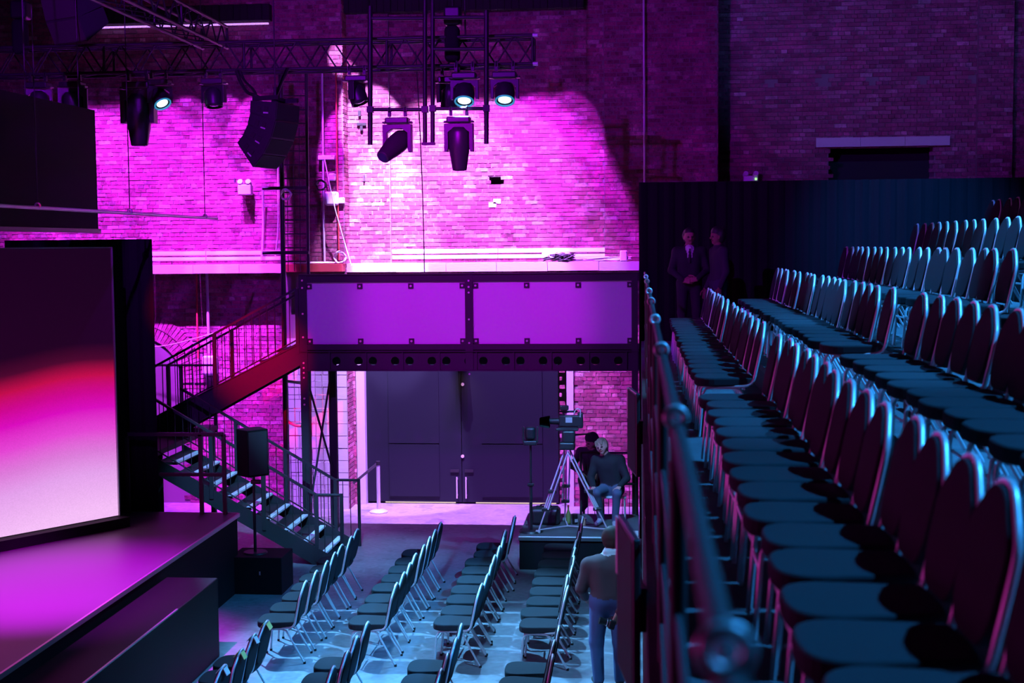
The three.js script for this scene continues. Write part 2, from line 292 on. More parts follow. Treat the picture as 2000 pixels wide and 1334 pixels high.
{ // daylight leaking in a dashed line under the left shutter
  const a = at(188, 51, Z - 0.1), b = at(525, 49, Z - 0.1), g = []; const n = 38;
  for (let i = 0; i < n; i++) g.push(cb(a.x + (b.x - a.x) * (i + 0.5) / n, (a.y + b.y) / 2, -Z + 0.1, (b.x - a.x) / n * 0.86, 0.028, 0.05));
  solo('light_slit', 'thin dashed line of light under the dark shutter high on the wall', 'light', V((a.x + b.x) / 2, a.y, -Z + 0.1), merge(g), M.slit);
}
{ // deeper wall to the right, behind the tiers
  const w = struct('wall_recess', 'dim brick wall set back behind the tiered seats'), list = [], zr = -25.25;
  const o = { x0: X(1617, 25.25), x1: X(1822, 25.25), y1: Y(299, 25.25) };
  const core = (x0, x1, y0, y1) => pa(w, 'mortar_bed', bx(x0, x1, y0, y1, zr - 0.012, zr - 0.4), M.mortar);
  core(XR, o.x0, 0, 13); core(o.x1, 9, 0, 13); core(o.x0, o.x1, o.y1, 13);
  pa(w, 'dark_infill', bx(o.x0 - 0.1, o.x1 + 0.1, 0, o.y1 + 0.1, zr - 0.45, zr - 0.55), M.blackWall);
  const pegs = [1260, 1332, 1504, 1607, 1700, 1800, 1899].map((p) => X(p, 25.25));
  brickZone(list, XR, 9, 4.4, 12, zr, (x, y) => (x > o.x0 && x < o.x1 && y < o.y1) || pegs.some((p) => Math.abs(x - p) < 0.08 && Math.abs(y - Y(170, 25.25)) < 0.12), 0.4);
  brickReturn(list, XR, zr, -Z + 0.08, 3, 12);
  layBricks(w, list, (s) => (s.ax || s.w < 0.15 || s.y > 9 ? 0 : 9 - Math.hypot(s.x - X(1720, 25.25), s.y - Y(250, 25.25))));
  const n = 3, a = X(1592, 25.2), b = X(1852, 25.2); for (let i = 0; i < n; i++) pa(w, 'lintel_stone', bx(a + (b - a) * i / n, a + (b - a) * (i + 1) / n - 0.006, o.y1, Y(281, 25.2), zr, zr + 0.09), M.stone);
  const pil = [X(1906, 25.1), X(1975, 25.1)]; const l2 = []; pa(w, 'pilaster_core', bx(pil[0], pil[1], 3, 13, zr, zr + 0.12), M.mortar); brickZone(l2, pil[0], pil[1], 4.4, 12, zr + 0.13, undefined, 0.4); brickField(w, l2);
}
{ // double doors
  const t = struct('door_1', 'tall dark double doors under the balcony'), zc = (DOOR.x0 + DOOR.x1) / 2, zd = -Z - 0.12, mid = X(897, Z + 0.1);
  for (const [a, b, s] of [[DOOR.x0, mid, 1], [mid, DOOR.x1, -1]]) {
    const leaf = pa(t, 'door_leaf', bx(a + 0.006, b - 0.006, 0.035, DOOR.y1, zd, zd - 0.06), M.door), w = b - a;
    const in0 = s > 0 ? a + 0.42 : a + 0.38, in1 = s > 0 ? b - 0.42 : b - 0.30;
    for (const [y0, y1] of [[0.14, 1.12], [1.14, 2.95]]) pa(leaf, 'door_panel', bx(in0, in1, y0, y1, zd, zd + 0.022), M.door);
    const hx = mid + (s > 0 ? -0.085 : 0.085);
    pa(leaf, 'pull_handle', merge([bar(V(hx, 0.12, zd + 0.09), V(hx, 0.52, zd + 0.09), 0.014), bar(V(hx, 0.17, zd), V(hx, 0.17, zd + 0.09), 0.01), bar(V(hx, 0.47, zd), V(hx, 0.47, zd + 0.09), 0.01)]), M.chrome);
    pa(leaf, 'lock_plate', cb(hx + (s > 0 ? -0.05 : 0.05), 0.62, zd + 0.01, 0.16, 0.05, 0.02), M.blackMetal);
  }
  for (const py of [752, 893]) { const p = at(902, py, Z); pa(t, 'door_stud', new THREE.CylinderGeometry(0.03, 0.03, 0.02, 14).rotateX(Math.PI / 2).translate(p.x, p.y, zd + 0.01), M.conduit); }
  pa(t, 'door_jamb', bx(DOOR.x0 - 0.155, DOOR.x0, 0, DOOR.y1 + 0.02, -Z - 0.3, -Z + 0.03), M.doorFrame);
  pa(t, 'door_jamb', bx(DOOR.x1 + 0.16, DOOR.x1 + 0.285, 0, DOOR.y1 + 0.5, -Z - 0.05, -Z + 0.05), M.doorFrame);
  for (const [a, b] of [[742, 882], [922, 1082]]) pa(t, 'daylight_gap', bx(X(a, Z), X(b, Z), 0.006, 0.032, zd - 0.05, zd - 0.056), M.dayGap);
  pa(t, 'kick_board', bx(DOOR.x0, DOOR.x1, 0.0, 0.025, zd - 0.08, zd - 0.16), M.door);
}

// ---------------------------------------------------------------- balcony bridge
const BZ = 21.6;
const BAL = { x0: X(590, BZ), xm: X(915, BZ), x1: 0.0, top: Y(536, BZ), deck: Y(683, BZ), bot: Y(722, BZ) };
{
  const t = thing('balcony', 'steel balcony bridge with two large flat infill panels below the lit brick wall', 'balcony', V((BAL.x0 + BAL.x1) / 2, 0, -BZ));
  const { x0, xm, x1, top, deck, bot } = BAL, z = -BZ;
  const P = (n, g, m = M.steelPaint, p = t) => pa(p, n, g, m);
  for (const x of [x0, xm]) {
    const p = P('post', bx(x - 0.062, x + 0.062, x === x0 ? 0 : bot, top, z - 0.06, z + 0.03));
    const bs = x === x0 ? [0.08, 0.2, 0.62, 1.0, 1.42, 1.5, 1.58, 1.66, 2.0, 2.1] : [0.1, 0.2, 0.29, 0.72, 1.1, 1.6];
    for (const b of bs) P('bolt', new THREE.CylinderGeometry(0.016, 0.016, 0.02, 8).rotateX(Math.PI / 2).translate(x, top - b, z + 0.035), M.bolt, p);
  }
  P('post', bx(X(645, 22.6) - 0.06, X(645, 22.6) + 0.06, 0, bot, -22.56, -22.68));
  P('post', bx(-0.12, -0.02, 0, top, z - 0.05, z + 0.04));
  P('top_rail', bx(x0 - 0.05, x1, Y(550, BZ), top, z - 0.07, z + 0.02)); P('cap_strip', bx(x0 - 0.06, x1, top, top + 0.018, z - 0.1, z + 0.05));
  P('bottom_rail', bx(x0 - 0.05, x1, deck, Y(672, BZ), z - 0.07, z + 0.02));
  for (const [a, b] of [[x0 + 0.06, xm - 0.062], [xm + 0.062, x1 - 0.1]]) {
    const p = P('infill_panel', bx(a, b, Y(673, BZ), Y(549, BZ), z - 0.05, z - 0.02), M.panelPurple);
    for (let i = 0; i < 4; i++) for (const py of [558, 666]) {
      const x = a + 0.045 + (b - a - 0.09) * i / 3, y = Y(py, BZ), cl = P('clamp_plate', cb(x, y, z - 0.008, 0.085, 0.085, 0.03), M.steelPaint, p);
      P('clamp_bolt', new THREE.CylinderGeometry(0.018, 0.018, 0.02, 10).rotateX(Math.PI / 2).translate(x, y, z + 0.014), M.bolt, p);
    }
  }
  // cellular edge beam with pairs of round openings
  const holes = [], hx = []; for (let i = 0; i < 9; i++) for (const k of [0, 1]) { const x = x0 + 0.30 + i * 0.60 + k * 0.235; if (i === 0 && k === 0 || x > x1 - 0.2) continue; hx.push(x); const h = new THREE.Path(); h.absarc(x, (bot + deck) / 2 - 0.02, 0.07, 0, Math.PI * 2, true); holes.push(h); }
  P('edge_beam', extr([[x0 - 0.05, bot], [x1, bot], [x1, deck - 0.03], [x0 - 0.05, deck - 0.03]], 0.03, 0, holes).translate(0, 0, z - 0.02));
  P('beam_flange', bx(x0 - 0.05, x1, bot - 0.02, bot, z - 0.1, z + 0.05)); P('beam_flange', bx(x0 - 0.05, x1, deck - 0.03, deck - 0.012, z - 0.1, z + 0.06));
  for (let i = 0; i < 9; i++) { const x = x0 + 0.42 + i * 0.6; if (x < x1) P('stiffener', bx(x, x + 0.02, bot, deck - 0.03, z + 0.01, z + 0.045)); }
  P('deck', bx(x0 - 0.05, x1, deck - 0.06, deck, z - 0.06, z - 1.05), M.steelPaint);
  P('rear_beam', bx(x0 - 0.05, x1, bot, deck - 0.06, z - 0.98, z - 1.02));
  P('brace', bar(V(x0, bot, z), V(X(645, 22.6), 0.9, -22.6), 0.018)); P('brace', bar(V(X(645, 22.6), bot, -22.6), V(x0 + 0.06, 0.6, z), 0.018));
}

// ---------------------------------------------------------------- stairs
const rise = 0.172, going = 0.285, SX = -4.76;
function flight(t, n, xs, ys, dir, zn, zf, openTreads) { // dir +1: climbs to the right
  for (let i = 0; i < n; i++) {
    const x = xs + dir * going * i, y = ys + rise * (i + 1), tr = pa(t, 'tread', bx(x - 0.02 * dir, x + dir * (going + 0.02), y - 0.04, y, -zn - 0.03, -zf + 0.03), M.steelPaint);
    if (openTreads) pa(tr, 'nosing_strip', bx(x - 0.024 * dir, x + dir * 0.058, y - 0.025, y + 0.004, -zn - 0.05, -zf + 0.05), M.nosing);
  }
  const L = n * going, Hh = n * rise;
  for (const z of [-zn, -zf]) pa(t, 'stringer', extr([[xs - dir * 0.12, ys], [xs + dir * 0.12, ys - 0.02], [xs + dir * (L + 0.05), ys + Hh - 0.16], [xs + dir * (L + 0.05), ys + Hh + 0.10], [xs - dir * 0.12, ys + 0.14]].map(([x, y]) => [x, y]), 0.015).translate(0, 0, z - 0.0075), M.steelPaint);
}
function guard(t, a, b, h, posts, nb) { // sloping guard between two points of the stringer line
  const up = V(0, h, 0), A = a.clone().add(up), B = b.clone().add(up), lo = V(0, 0.12, 0);
  pa(t, 'handrail', beam(A, B, 0.05, 0.035), M.steelPaint);
  pa(t, 'bottom_rail', bar(a.clone().add(lo), b.clone().add(lo), 0.012), M.steelPaint);
  for (let i = 1; i < nb; i++) { const p = a.clone().lerp(b, i / nb); pa(t, 'baluster', bar(p.clone().add(lo), p.clone().add(up), 0.007, 5), M.steelPaint); }
  for (const f of posts) { const p = a.clone().lerp(b, f); pa(t, 'guard_post', bx(p.x - 0.028, p.x + 0.028, p.y - 0.12, p.y + h, p.z - 0.022, p.z + 0.022), M.steelPaint); }
}
{
  const t = thing('lower_staircase', 'lower flight of dark steel stairs with white edged treads beside the stage', 'stairs', V(-6, 0, -20.5));
  flight(t, 9, SX, 0, -1, 19.9, 21.2, true);
  const bot = V(SX - 0.1, 0.17, 0), top = V(SX - 9.2 * going, 9 * rise + 0.1, 0);
  for (const z of [-19.9, -21.2]) {
    const a = V(top.x, top.y, z), b = V(bot.x, bot.y, z); guard(t, a, b, 0.9, [0.36, 0.68, 1], 21);
    const e = V(SX + 0.28, 1.07, z); pa(t, 'handrail', bar(V(b.x, 1.07, z), e, 0.022), M.steelPaint); pa(t, 'newel_post', bar(V(e.x, 0, z), V(e.x, 1.09, z), 0.026), M.steelPaint);
    for (const k of [0.12, 0.24]) pa(t, 'baluster', bar(V(b.x + k, 0.15, z), V(b.x + k, 1.07, z), 0.007, 5), M.steelPaint);
  }
  const ly = 9 * rise + rise;
  pa(t, 'landing', bx(SX - 9 * going, SX - 9 * going - 1.3, ly - 0.08, ly, -19.85, -22.95), M.steelPaint);
  for (const [x, z] of [[-7.45, -19.95], [-8.55, -19.95], [-8.55, -22.85], [-7.4, -22.85]]) pa(t, 'landing_leg', bx(x - 0.04, x + 0.04, 0, ly, z - 0.04, z + 0.04), M.steelPaint);
  pa(t, 'side_screen', bx(-8.5, -7.75, 0, ly - 0.1, -21.3, -21.34), M.blackWall);
  guard(t, V(-8.55, ly, -22.9), V(-7.35, ly, -22.9), 1.05, [0, 0.5, 1], 9);
}
{
  const t = thing('upper_staircase', 'upper flight of dark steel stairs climbing to the balcony', 'stairs', V(-6.5, 1.72, -22.1));
  const y0 = 10 * rise, n = 8, xs = BAL.x0 - 0.15 - n * going;
  for (let i = 0; i < n; i++) { const x = xs + going * i, y = y0 + (BAL.deck - y0) / (n) * (i + 1); pa(t, 'tread', bx(x - 0.02, x + going + 0.02, y - 0.04, y, -21.63, -22.57), M.steelPaint); }
  const sl = (BAL.deck - y0);
  for (const z of [-21.62, -22.58]) {
    pa(t, 'stringer', extr([[xs - 0.2, y0 + 0.02], [xs + 0.05, y0 - 0.09], [xs + n * going + 0.1, y0 + sl - 0.24], [xs + n * going + 0.1, y0 + sl + 0.1], [xs - 0.2, y0 + 0.24]], 0.03).translate(0, 0, z), M.steelPaint);
    pa(t, 'stringer_flange', beam(V(xs - 0.2, y0 + 0.25, z + 0.02), V(xs + n * going + 0.1, y0 + sl + 0.11, z + 0.02), 0.07, 0.015), M.steelPaint);
    guard(t, V(xs - 0.2, y0 + 0.13, z + 0.02), V(xs + n * going + 0.05, y0 + sl + 0.05, z + 0.02), 0.95, [0, 0.45, 1], 20);
  }
}

// ---------------------------------------------------------------- stage, screens, masking
const STX = -5.58, STY = 1.1, STZ = -18.3;
{
  const t = thing('stage', 'low black stage with a satin top catching the glow of the screen', 'stage', V(-9, 0, -9));
  pa(t, 'stage_deck', bx(-13.5, STX, STY - 0.05, STY, STZ, -3), M.stageTop);
  pa(t, 'front_fascia', bx(STX - 0.06, STX - 0.02, 0, STY - 0.05, STZ, -3), M.stageFace);
  pa(t, 'end_fascia', bx(-13.5, STX - 0.06, 0, STY - 0.05, STZ, STZ + 0.04), M.stageFace);
  pa(t, 'edge_trim', bx(STX - 0.005, STX + 0.02, STY - 0.045, STY + 0.006, STZ, -3), M.stageEdge);
  pa(t, 'edge_trim', bx(-8.2, STX, STY - 0.045, STY + 0.006, STZ - 0.02, STZ), M.stageEdge);
}
{
  const t = thing('subwoofer_cover', 'long glossy black casing standing against the front of the stage', 'casing', V(-5.2, 0, -12));
  pa(t, 'casing_body', rb(-5.24, 0.47, -12.2, 0.62, 0.94, 6.2, 0.015), M.casingBlack);
  pa(t, 'top_edge', bx(-4.945, -4.925, 0.935, 0.95, -13.9, -9.2), M.stageEdge);
}
function led(i, j) { // emission of the screen's picture: dark top, red horizon, pink foot
  const k = [[0, 0.010, 0.0005, 0.012], [0.38, 0.014, 0.0005, 0.014], [0.44, 0.07, 0.002, 0.025], [0.50, 0.55, 0.004, 0.07], [0.56, 0.62, 0.002, 0.28], [0.62, 0.70, 0.004, 0.52], [0.70, 0.78, 0.06, 0.66], [0.78, 0.72, 0.20, 0.70], [0.86, 0.78, 0.36, 0.84], [1, 0.92, 0.52, 0.94]];
  const w = j + 0.05 * (1 - i) - 0.02 + 0.012 * Math.sin(i * 9); let n = 0; while (n < k.length - 2 && w > k[n + 1][0]) n++;
  const f = Math.min(1, Math.max(0, (w - k[n][0]) / (k[n + 1][0] - k[n][0]))); return [1, 2, 3].map((q) => k[n][q] + (k[n + 1][q] - k[n][q]) * f);
}
{
  const A = at(231, 1018, 17.4), dir = V(-0.555, 0, 0.832), W = 3.6, y0 = 1.24, y1 = Y(479, 17.4), n = dir.clone().cross(V(0, 1, 0)).negate(); // faces the house
  const t = thing('led_wall', 'large upright screen showing a black to red to pink fade at the stage edge', 'screen', V(A.x, STY, A.z));
  const basis = new THREE.Matrix4().makeBasis(dir.clone().negate(), V(0, 1, 0), n.clone().negate().multiplyScalar(-1));
  const q = new THREE.Quaternion().setFromRotationMatrix(new THREE.Matrix4().makeBasis(dir.clone().negate(), V(0, 1, 0), dir.clone().negate().cross(V(0, 1, 0)))), fr = V(0, 0, 1).applyQuaternion(q);
  const c = V(A.x, (y0 + y1) / 2, A.z).addScaledVector(dir, W / 2);
  const lin = (v) => { v = Math.min(1, Math.max(0, v)); return 255 * (v <= 0.0031308 ? 12.92 * v : 1.055 * v ** (1 / 2.4) - 0.055); };
  const tex = noiseTex(512, (u, v) => { const i = 1 - u, j = 1 - v, s = led(i, j), g = 1 + (H2((u * 512) | 0, (v * 512) | 0, 8) - 0.5) * 0.14; return s.map((x) => lin(x * g)); }, 1, true);
  tex.wrapS = tex.wrapT = THREE.ClampToEdgeWrapping;
  const scr = part(t, 'screen_face', new THREE.PlaneGeometry(W, y1 - y0), new THREE.MeshStandardMaterial({ name: 'ledPicture', color: C(0.004, 0.004, 0.004), roughness: 0.9, emissive: C(1, 1, 1), emissiveMap: tex, emissiveIntensity: 1.0 }));
  scr.position.copy(c).sub(t.position).addScaledVector(fr, 0.004); scr.quaternion.copy(q);
  const bd = part(t, 'cabinet', new THREE.BoxGeometry(W + 0.02, y1 - y0 + 0.02, 0.12), M.blackPlastic); bd.position.copy(c).sub(t.position).addScaledVector(fr, -0.061); bd.quaternion.copy(q);
  for (const [w, h, ox, oy] of [[0.018, y1 - y0 + 0.03, W / 2 + 0.012, 0], [W + 0.03, 0.018, 0, (y1 - y0) / 2 + 0.012]]) { const e = part(t, 'edge_trim', new THREE.BoxGeometry(w, h, 0.05), M.stageEdge); e.position.copy(c).sub(t.position).add(V(ox, oy, 0.0).applyQuaternion(q)); e.quaternion.copy(q); }
  const pl = part(t, 'plinth', new THREE.BoxGeometry(W + 0.1, y0 - STY - 0.01, 0.34), M.stageFace); pl.position.set(c.x, (y0 + STY) / 2 - 0.003, c.z).sub(t.position).addScaledVector(fr, 0.02); pl.quaternion.copy(q);
  // the light that the picture throws, from its bright lower half
  const l = new THREE.RectAreaLight(C(0.82, 0.06, 0.72), 0.5, W, (y1 - y0) * 0.5); l.position.copy(V(c.x, y0 + (y1 - y0) * 0.26, c.z)).addScaledVector(fr, 0.03); l.lookAt(l.position.clone().add(fr)); scene.add(l);
}
{ // the main screen of the stage goes on to the left, out of frame: it lights the house magenta
  const x = -9.3, y0 = 1.3, y1 = 4.8, z0 = -13.4, z1 = -3.4, t = thing('main_screen', 'main stage screen glowing magenta, left of the frame', 'screen', V(x, STY, (z0 + z1) / 2));
  pa(t, 'cabinet', bx(x - 0.15, x, STY, y1 + 0.05, z0, z1), M.blackPlastic);
  pa(t, 'screen_face', bx(x, x + 0.01, y0, y1, z0 + 0.05, z1 - 0.05), new THREE.MeshStandardMaterial({ name: 'mainPicture', color: C(0.01, 0.01, 0.01), roughness: 0.8, emissive: C(0.9, 0.03, 0.5), emissiveIntensity: 0.5 }));
  const l = new THREE.RectAreaLight(C(1, 0.05, 0.66), 1.9, z1 - z0 - 0.1, y1 - y0); l.position.set(x + 0.04, (y0 + y1) / 2, (z0 + z1) / 2); l.lookAt(l.position.clone().add(V(1, 0, 0))); scene.add(l);
}
function pleats(x0, x1, y0, y1, z, amp, n) { // a hanging cloth with folds and thickness
  const pts = []; const N = n * 6; for (let i = 0; i <= N; i++) { const f = i / N; pts.push([x0 + (x1 - x0) * f, amp * Math.sin(f * n * Math.PI * 2) * (0.7 + 0.3 * Math.sin(i * 1.7))]); }
  const ring = [...pts, ...pts.slice().reverse().map(([x, y]) => [x, y - 0.012])];
  return extr(ring.map(([x, y]) => [x, -y]), y1 - y0).rotateX(-Math.PI / 2).translate(0, y0, z);
}
{
  const t = solo('masking_drape', 'black masking drape hanging at the right edge of the upright screen', 'drape', V(-7.4, 0, -18.45), pleats(-8.9, X(296, 18.4), 0, Y(461, 18.4), -18.42, 0.025, 11), M.drape);
  const r = thing('stage_rail', 'steel guard rail at the far end of the stage', 'rail', V(-6.3, STY, -18.2)), z = -18.22, xa = X(232, 18.2), xb = X(427, 18.2), yt = Y(851, 18.2), ym = Y(931, 18.2);
  pa(r, 'top_rail', beam(V(xa, yt, z), V(xb, yt, z), 0.05, 0.05), M.steelPaint); pa(r, 'mid_rail', beam(V(X(300, 18.2), ym, z), V(xb, ym, z), 0.045, 0.045), M.steelPaint);
  for (const x of [xb, X(381, 18.2), xa + 0.03]) pa(r, 'rail_post', bx(x - 0.025, x + 0.025, STY, yt, z - 0.025, z + 0.025), M.steelPaint);
}
{ // dark upper screen hung over the stage
  const a = at(181, 325, 16.5), b = V(-6.95, 0, -13.2), t = thing('hanging_screen', 'large blank black screen hung over the stage', 'screen', V((a.x + b.x) / 2, 5.0, (a.z + b.z) / 2));
  const yb = Y(447, 16.5), yt = Y(202, 16.5), L = Math.hypot(a.x - b.x, a.z - b.z), ang = Math.atan2(a.x - b.x, a.z - b.z);
  const body = part(t, 'screen_body', new THREE.BoxGeometry(0.1, yt - yb, L), M.screenBlack); body.position.set(0, (yb + yt) / 2 - 5.0, 0); body.rotation.y = ang;
  const foot = part(t, 'lower_batten', new THREE.BoxGeometry(0.14, 0.05, L + 0.05), M.blackMetal); foot.position.set(0, yb + 0.02 - 5.0, 0); foot.rotation.y = ang;
  for (const k of [-1, 0, 1]) pa(t, 'hanger', bar(V((a.x + b.x) / 2 + k * (a.x - b.x) * 0.4, yt, (a.z + b.z) / 2 + k * (a.z - b.z) * 0.4), V((a.x + b.x) / 2 + k * (a.x - b.x) * 0.4, 13, (a.z + b.z) / 2 + k * (a.z - b.z) * 0.4), 0.008), M.cableBlack);
  const p = at(424, 427, 21), r = thing('hanging_pole', 'long thin pole hung level on wires beside the black screen', 'pole', V(p.x, p.y, -15));
  pa(r, 'pole_tube', bar(V(p.x, p.y, -21), V(p.x, p.y, -9), 0.021, 10), M.conduit);
  for (const [px, d] of [[65, 14.56], [253, 17.3], [402, 20.4]]) { pa(r, 'wire', bar(V(p.x, p.y, -d), V(p.x + 0.02, 13, -d), 0.007, 5), M.cableBlack); pa(r, 'clamp', new THREE.TorusGeometry(0.03, 0.012, 6, 12).translate(p.x, p.y + 0.02, -d), M.bolt); }
}

// ---------------------------------------------------------------- rigging
function truss(t, a, b, w, h, bay, r = 0.024) { // box truss between two centre points; a to b level
  const d = b.clone().sub(a), L = d.length(), u = d.clone().normalize(), s = u.clone().cross(V(0, 1, 0)), P = (f, i, j) => a.clone().addScaledVector(u, f).addScaledVector(s, i * w / 2).add(V(0, j * h / 2, 0));
  for (const [i, j] of [[-1, -1], [1, -1], [-1, 1], [1, 1]]) pa(t, 'chord', bar(P(0, i, j), P(L, i, j), r, 8), M.trussMetal);
  const n = Math.round(L / bay);
  for (let k = 0; k < n; k++) {
    const f0 = L * k / n, f1 = L * (k + 1) / n, fm = (f0 + f1) / 2, g = [];
    for (const i of [-1, 1]) g.push(bar(P(f0, i, i), P(fm, i, -i), r * 0.5, 5), bar(P(fm, i, -i), P(f1, i, i), r * 0.5, 5));
    g.push(bar(P(f0, -1, -1), P(f1, 1, -1), r * 0.4, 5), bar(P(f0, 1, 1), P(f1, -1, 1), r * 0.4, 5));
    pa(t, 'lacing_bay', merge(g), M.trussMetal);
    if (k % 4 === 0) for (const i of [-1, 1]) pa(t, 'end_post', bar(P(f0, i, -1), P(f0, i, 1), r * 0.8, 6), M.trussMetal);
  }
  for (const i of [-1, 1]) pa(t, 'end_post', bar(P(L, i, -1), P(L, i, 1), r * 0.8, 6), M.trussMetal);
}
const TZ = 19, TB = Y(131, TZ), TT = Y(76, TZ), TY = (TB + TT) / 2, TH = TT - TB;
{
  const xr = X(1045, TZ), t = thing('lighting_truss', 'long dark box truss spanning level in front of the brick wall', 'truss', V(-6, TY, -TZ));
  truss(t, V(xr, TY, -TZ), V(-12.6, TY, -TZ), 0.36, TH, 0.5);
  for (const x of [-12, -8.2, -2.4]) pa(t, 'chain', bar(V(x, TT, -TZ), V(x, 12.97, -TZ), 0.012, 5), M.cableBlack);
  for (const j of [TB, TT]) pa(t, 'chord_stub', new THREE.CylinderGeometry(0.03, 0.03, 0.07, 8).rotateZ(Math.PI / 2).translate(xr + 0.04, j, -TZ + 0.18), M.chrome);
  const e = at(416, 94, 19.2), t2 = thing('side_truss', 'dark box truss running out over the stage from the long truss', 'truss', V(e.x, e.y + 0.15, -14));
  truss(t2, V(e.x, e.y + 0.16, -19.3), V(e.x, e.y + 0.16, -8), 0.36, 0.30, 0.5);
  // lighting ladder of scaffold tube
  const l = thing('lighting_ladder', 'scaffold tube ladder frame hung through the long truss', 'frame', at(836, 281, 18.6)), d = 18.62;
  const tubeAt = (p0, p1, r = 0.032) => pa(l, 'scaffold_tube', bar(p0, p1, r, 10), M.trussMetal);
  for (const [px, q0, q1] of [[723, 12, 283], [830, -40, 281], [845, -40, 281], [950, 20, 281]]) tubeAt(at(px, q0, d), at(px, q1, d), px === 723 || px === 950 ? 0.034 : 0.03);
  for (const [a, b, q] of [[723, 830, 36], [845, 950, 34], [845, 950, 96], [723, 830, 214], [845, 950, 212]]) tubeAt(at(a, q, d), at(b, q, d), 0.026);
  pa(l, 'foot_plate', (() => { const p = at(837, 281, d); return cb(p.x, p.y, -d, 0.18, 0.035, 0.1); })(), M.trussMetal);
  for (const [a, q] of [[723, 214], [830, 214], [845, 212], [950, 212]]) { const p = at(a, q, d); pa(l, 'coupler', cb(p.x, p.y, -d, 0.085, 0.085, 0.085), M.trussMetal); }
}
const DEG = Math.PI / 180;
const yokeShape = (w, h, t, ch) => { const s = new THREE.Shape([[-w / 2, 0], [w / 2, 0], [w / 2, -h], [w / 2 - t * 0.7, -h], [w / 2 - t, -h + 0.04], [w / 2 - t, -ch], [w / 2 - t - ch * 0.7, -t * 1.1], [-w / 2 + t + ch * 0.7, -t * 1.1], [-w / 2 + t, -ch], [-w / 2 + t, -h + 0.04], [-w / 2 + t * 0.7, -h], [-w / 2, -h]].map(([x, y]) => new THREE.Vector2(x, y))); return s; };
// a moving head lamp hung by its base: local origin on the hanging tube; head hangs from the yoke axis
function movingHead(label, pos, pan, tilt, o = {}) {
  const { s = 1, kind = 'profile', lit = 0, roll = 0, aim, half = 20 } = o, t = thing(kind === 'profile' ? 'moving_head_lamp' : 'wash_lamp', label, 'stage lamp', pos, 'stage lamps on the rig');
  const k = new THREE.Group(); const P = (n, g, m = M.blackPlastic, p = t) => part(p, n, g.scale(s, s, s), m);
  for (const x of [-0.11, 0.11]) P('clamp', merge([cb(x, -0.03, 0, 0.04, 0.12, 0.05), new THREE.TorusGeometry(0.034, 0.012, 6, 12).rotateY(Math.PI / 2).translate(x, 0, 0)]), M.blackMetal);
  P('base', merge([rb(0, -0.15, 0, 0.32, 0.085, 0.22, 0.02), rb(0, -0.172, 0, 0.41, 0.026, 0.12, 0.01)]));
  if (kind === 'profile') {
    const y = P('yoke', extr(yokeShape(0.39, 0.37, 0.046, 0.11), 0.12, 0.006).translate(0, -0.205, -0.06)); y.rotation.y = pan;
    const h = P('head', (() => { const g = new THREE.LatheGeometry([[0.001, 0.2], [0.09, 0.2], [0.128, 0.13], [0.135, 0], [0.132, -0.08], [0.09, -0.37], [0.082, -0.38], [0.001, -0.385]].map((p) => new THREE.Vector2(...p)), 20); return g.scale(1.1, 1.02, 0.95); })());
    h.position.set(0, -0.45 * s, 0); h.rotation.set(tilt, pan, roll, 'YXZ'); if (aim) h.quaternion.setFromUnitVectors(V(0, -1, 0), aim.clone().normalize());
    part(h, 'lens', new THREE.CylinderGeometry(0.068, 0.068, 0.012, 20).translate(0, -0.388, 0).scale(s, s, s), M.lensDark);
  } else {
    const y = P('yoke', extr(yokeShape(0.36, 0.24, 0.032, 0.09), 0.08, 0.005).translate(0, -0.205, -0.045)); y.rotation.y = pan;
    const h = P('head', new THREE.LatheGeometry([[0.001, 0.15], [0.07, 0.145], [0.115, 0.09], [0.13, 0], [0.128, -0.1], [0.122, -0.13], [0.115, -0.13], [0.112, -0.105]].map((p) => new THREE.Vector2(...p)), 24));
    h.position.set(0, -0.37 * s, 0); h.rotation.set(tilt, pan, roll, 'YXZ');
    if (aim) h.quaternion.setFromUnitVectors(V(0, -1, 0), aim.clone().sub(pos).add(V(0, 0.37 * s, 0)).normalize());
    part(h, 'lens_rim', new THREE.TorusGeometry(0.119, 0.012, 8, 28).rotateX(Math.PI / 2).translate(0, -0.128, 0).scale(s, s, s), lit ? M.lensRim : M.blackMetal);
    part(h, 'lens', new THREE.SphereGeometry(0.112, 22, 8, 0, Math.PI * 2, Math.PI * 0.72, Math.PI * 0.28).scale(1, 0.5, 1).translate(0, -0.075, 0).scale(s, s, s), lit ? M.lensGlow : M.lensDark);
    if (lit) { h.updateMatrixWorld(true); t.updateMatrixWorld(true); const a = V(0, -0.17 * s, 0).applyMatrix4(h.matrixWorld), b = V(0, -2, 0).applyMatrix4(h.matrixWorld); spot(a, b, ICE, lit, half, 0.35, 2); }
  }
  return t;
}
const under = (px, d = TZ - 0.18) => V(X(px, d), TB - 0.01, -d);
movingHead('black moving head lamp hanging straight down left of the speaker array', under(279), 0, 0, { s: 1.22 });
movingHead('glowing wash lamp beside the moving head left of the speaker array', under(320), 0.5, 0, { kind: 'wash', lit: 700, aim: V(-2.4, 0, -15.6), half: 19, s: 0.95 });
movingHead('unlit wash lamp hung between the glowing lamp and the speaker array', under(425), -0.25, -0.1, { kind: 'wash', roll: 0.12, s: 0.98 });
movingHead('unlit round wash lamp hung at the left of the scaffold ladder', under(703), 1.3, -0.35, { kind: 'wash', s: 0.98 });
movingHead('left glowing wash lamp above the blue lit moving head', under(911, 18.7), 0.02, 0, { kind: 'wash', lit: 260, aim: V(-2.3, 0, -15.0), half: 30, s: 1.05 });
movingHead('dark wash lamp tucked behind the left glowing lamp', under(884, 19.1), 0.5, 0.3, { kind: 'wash', s: 1.05 });
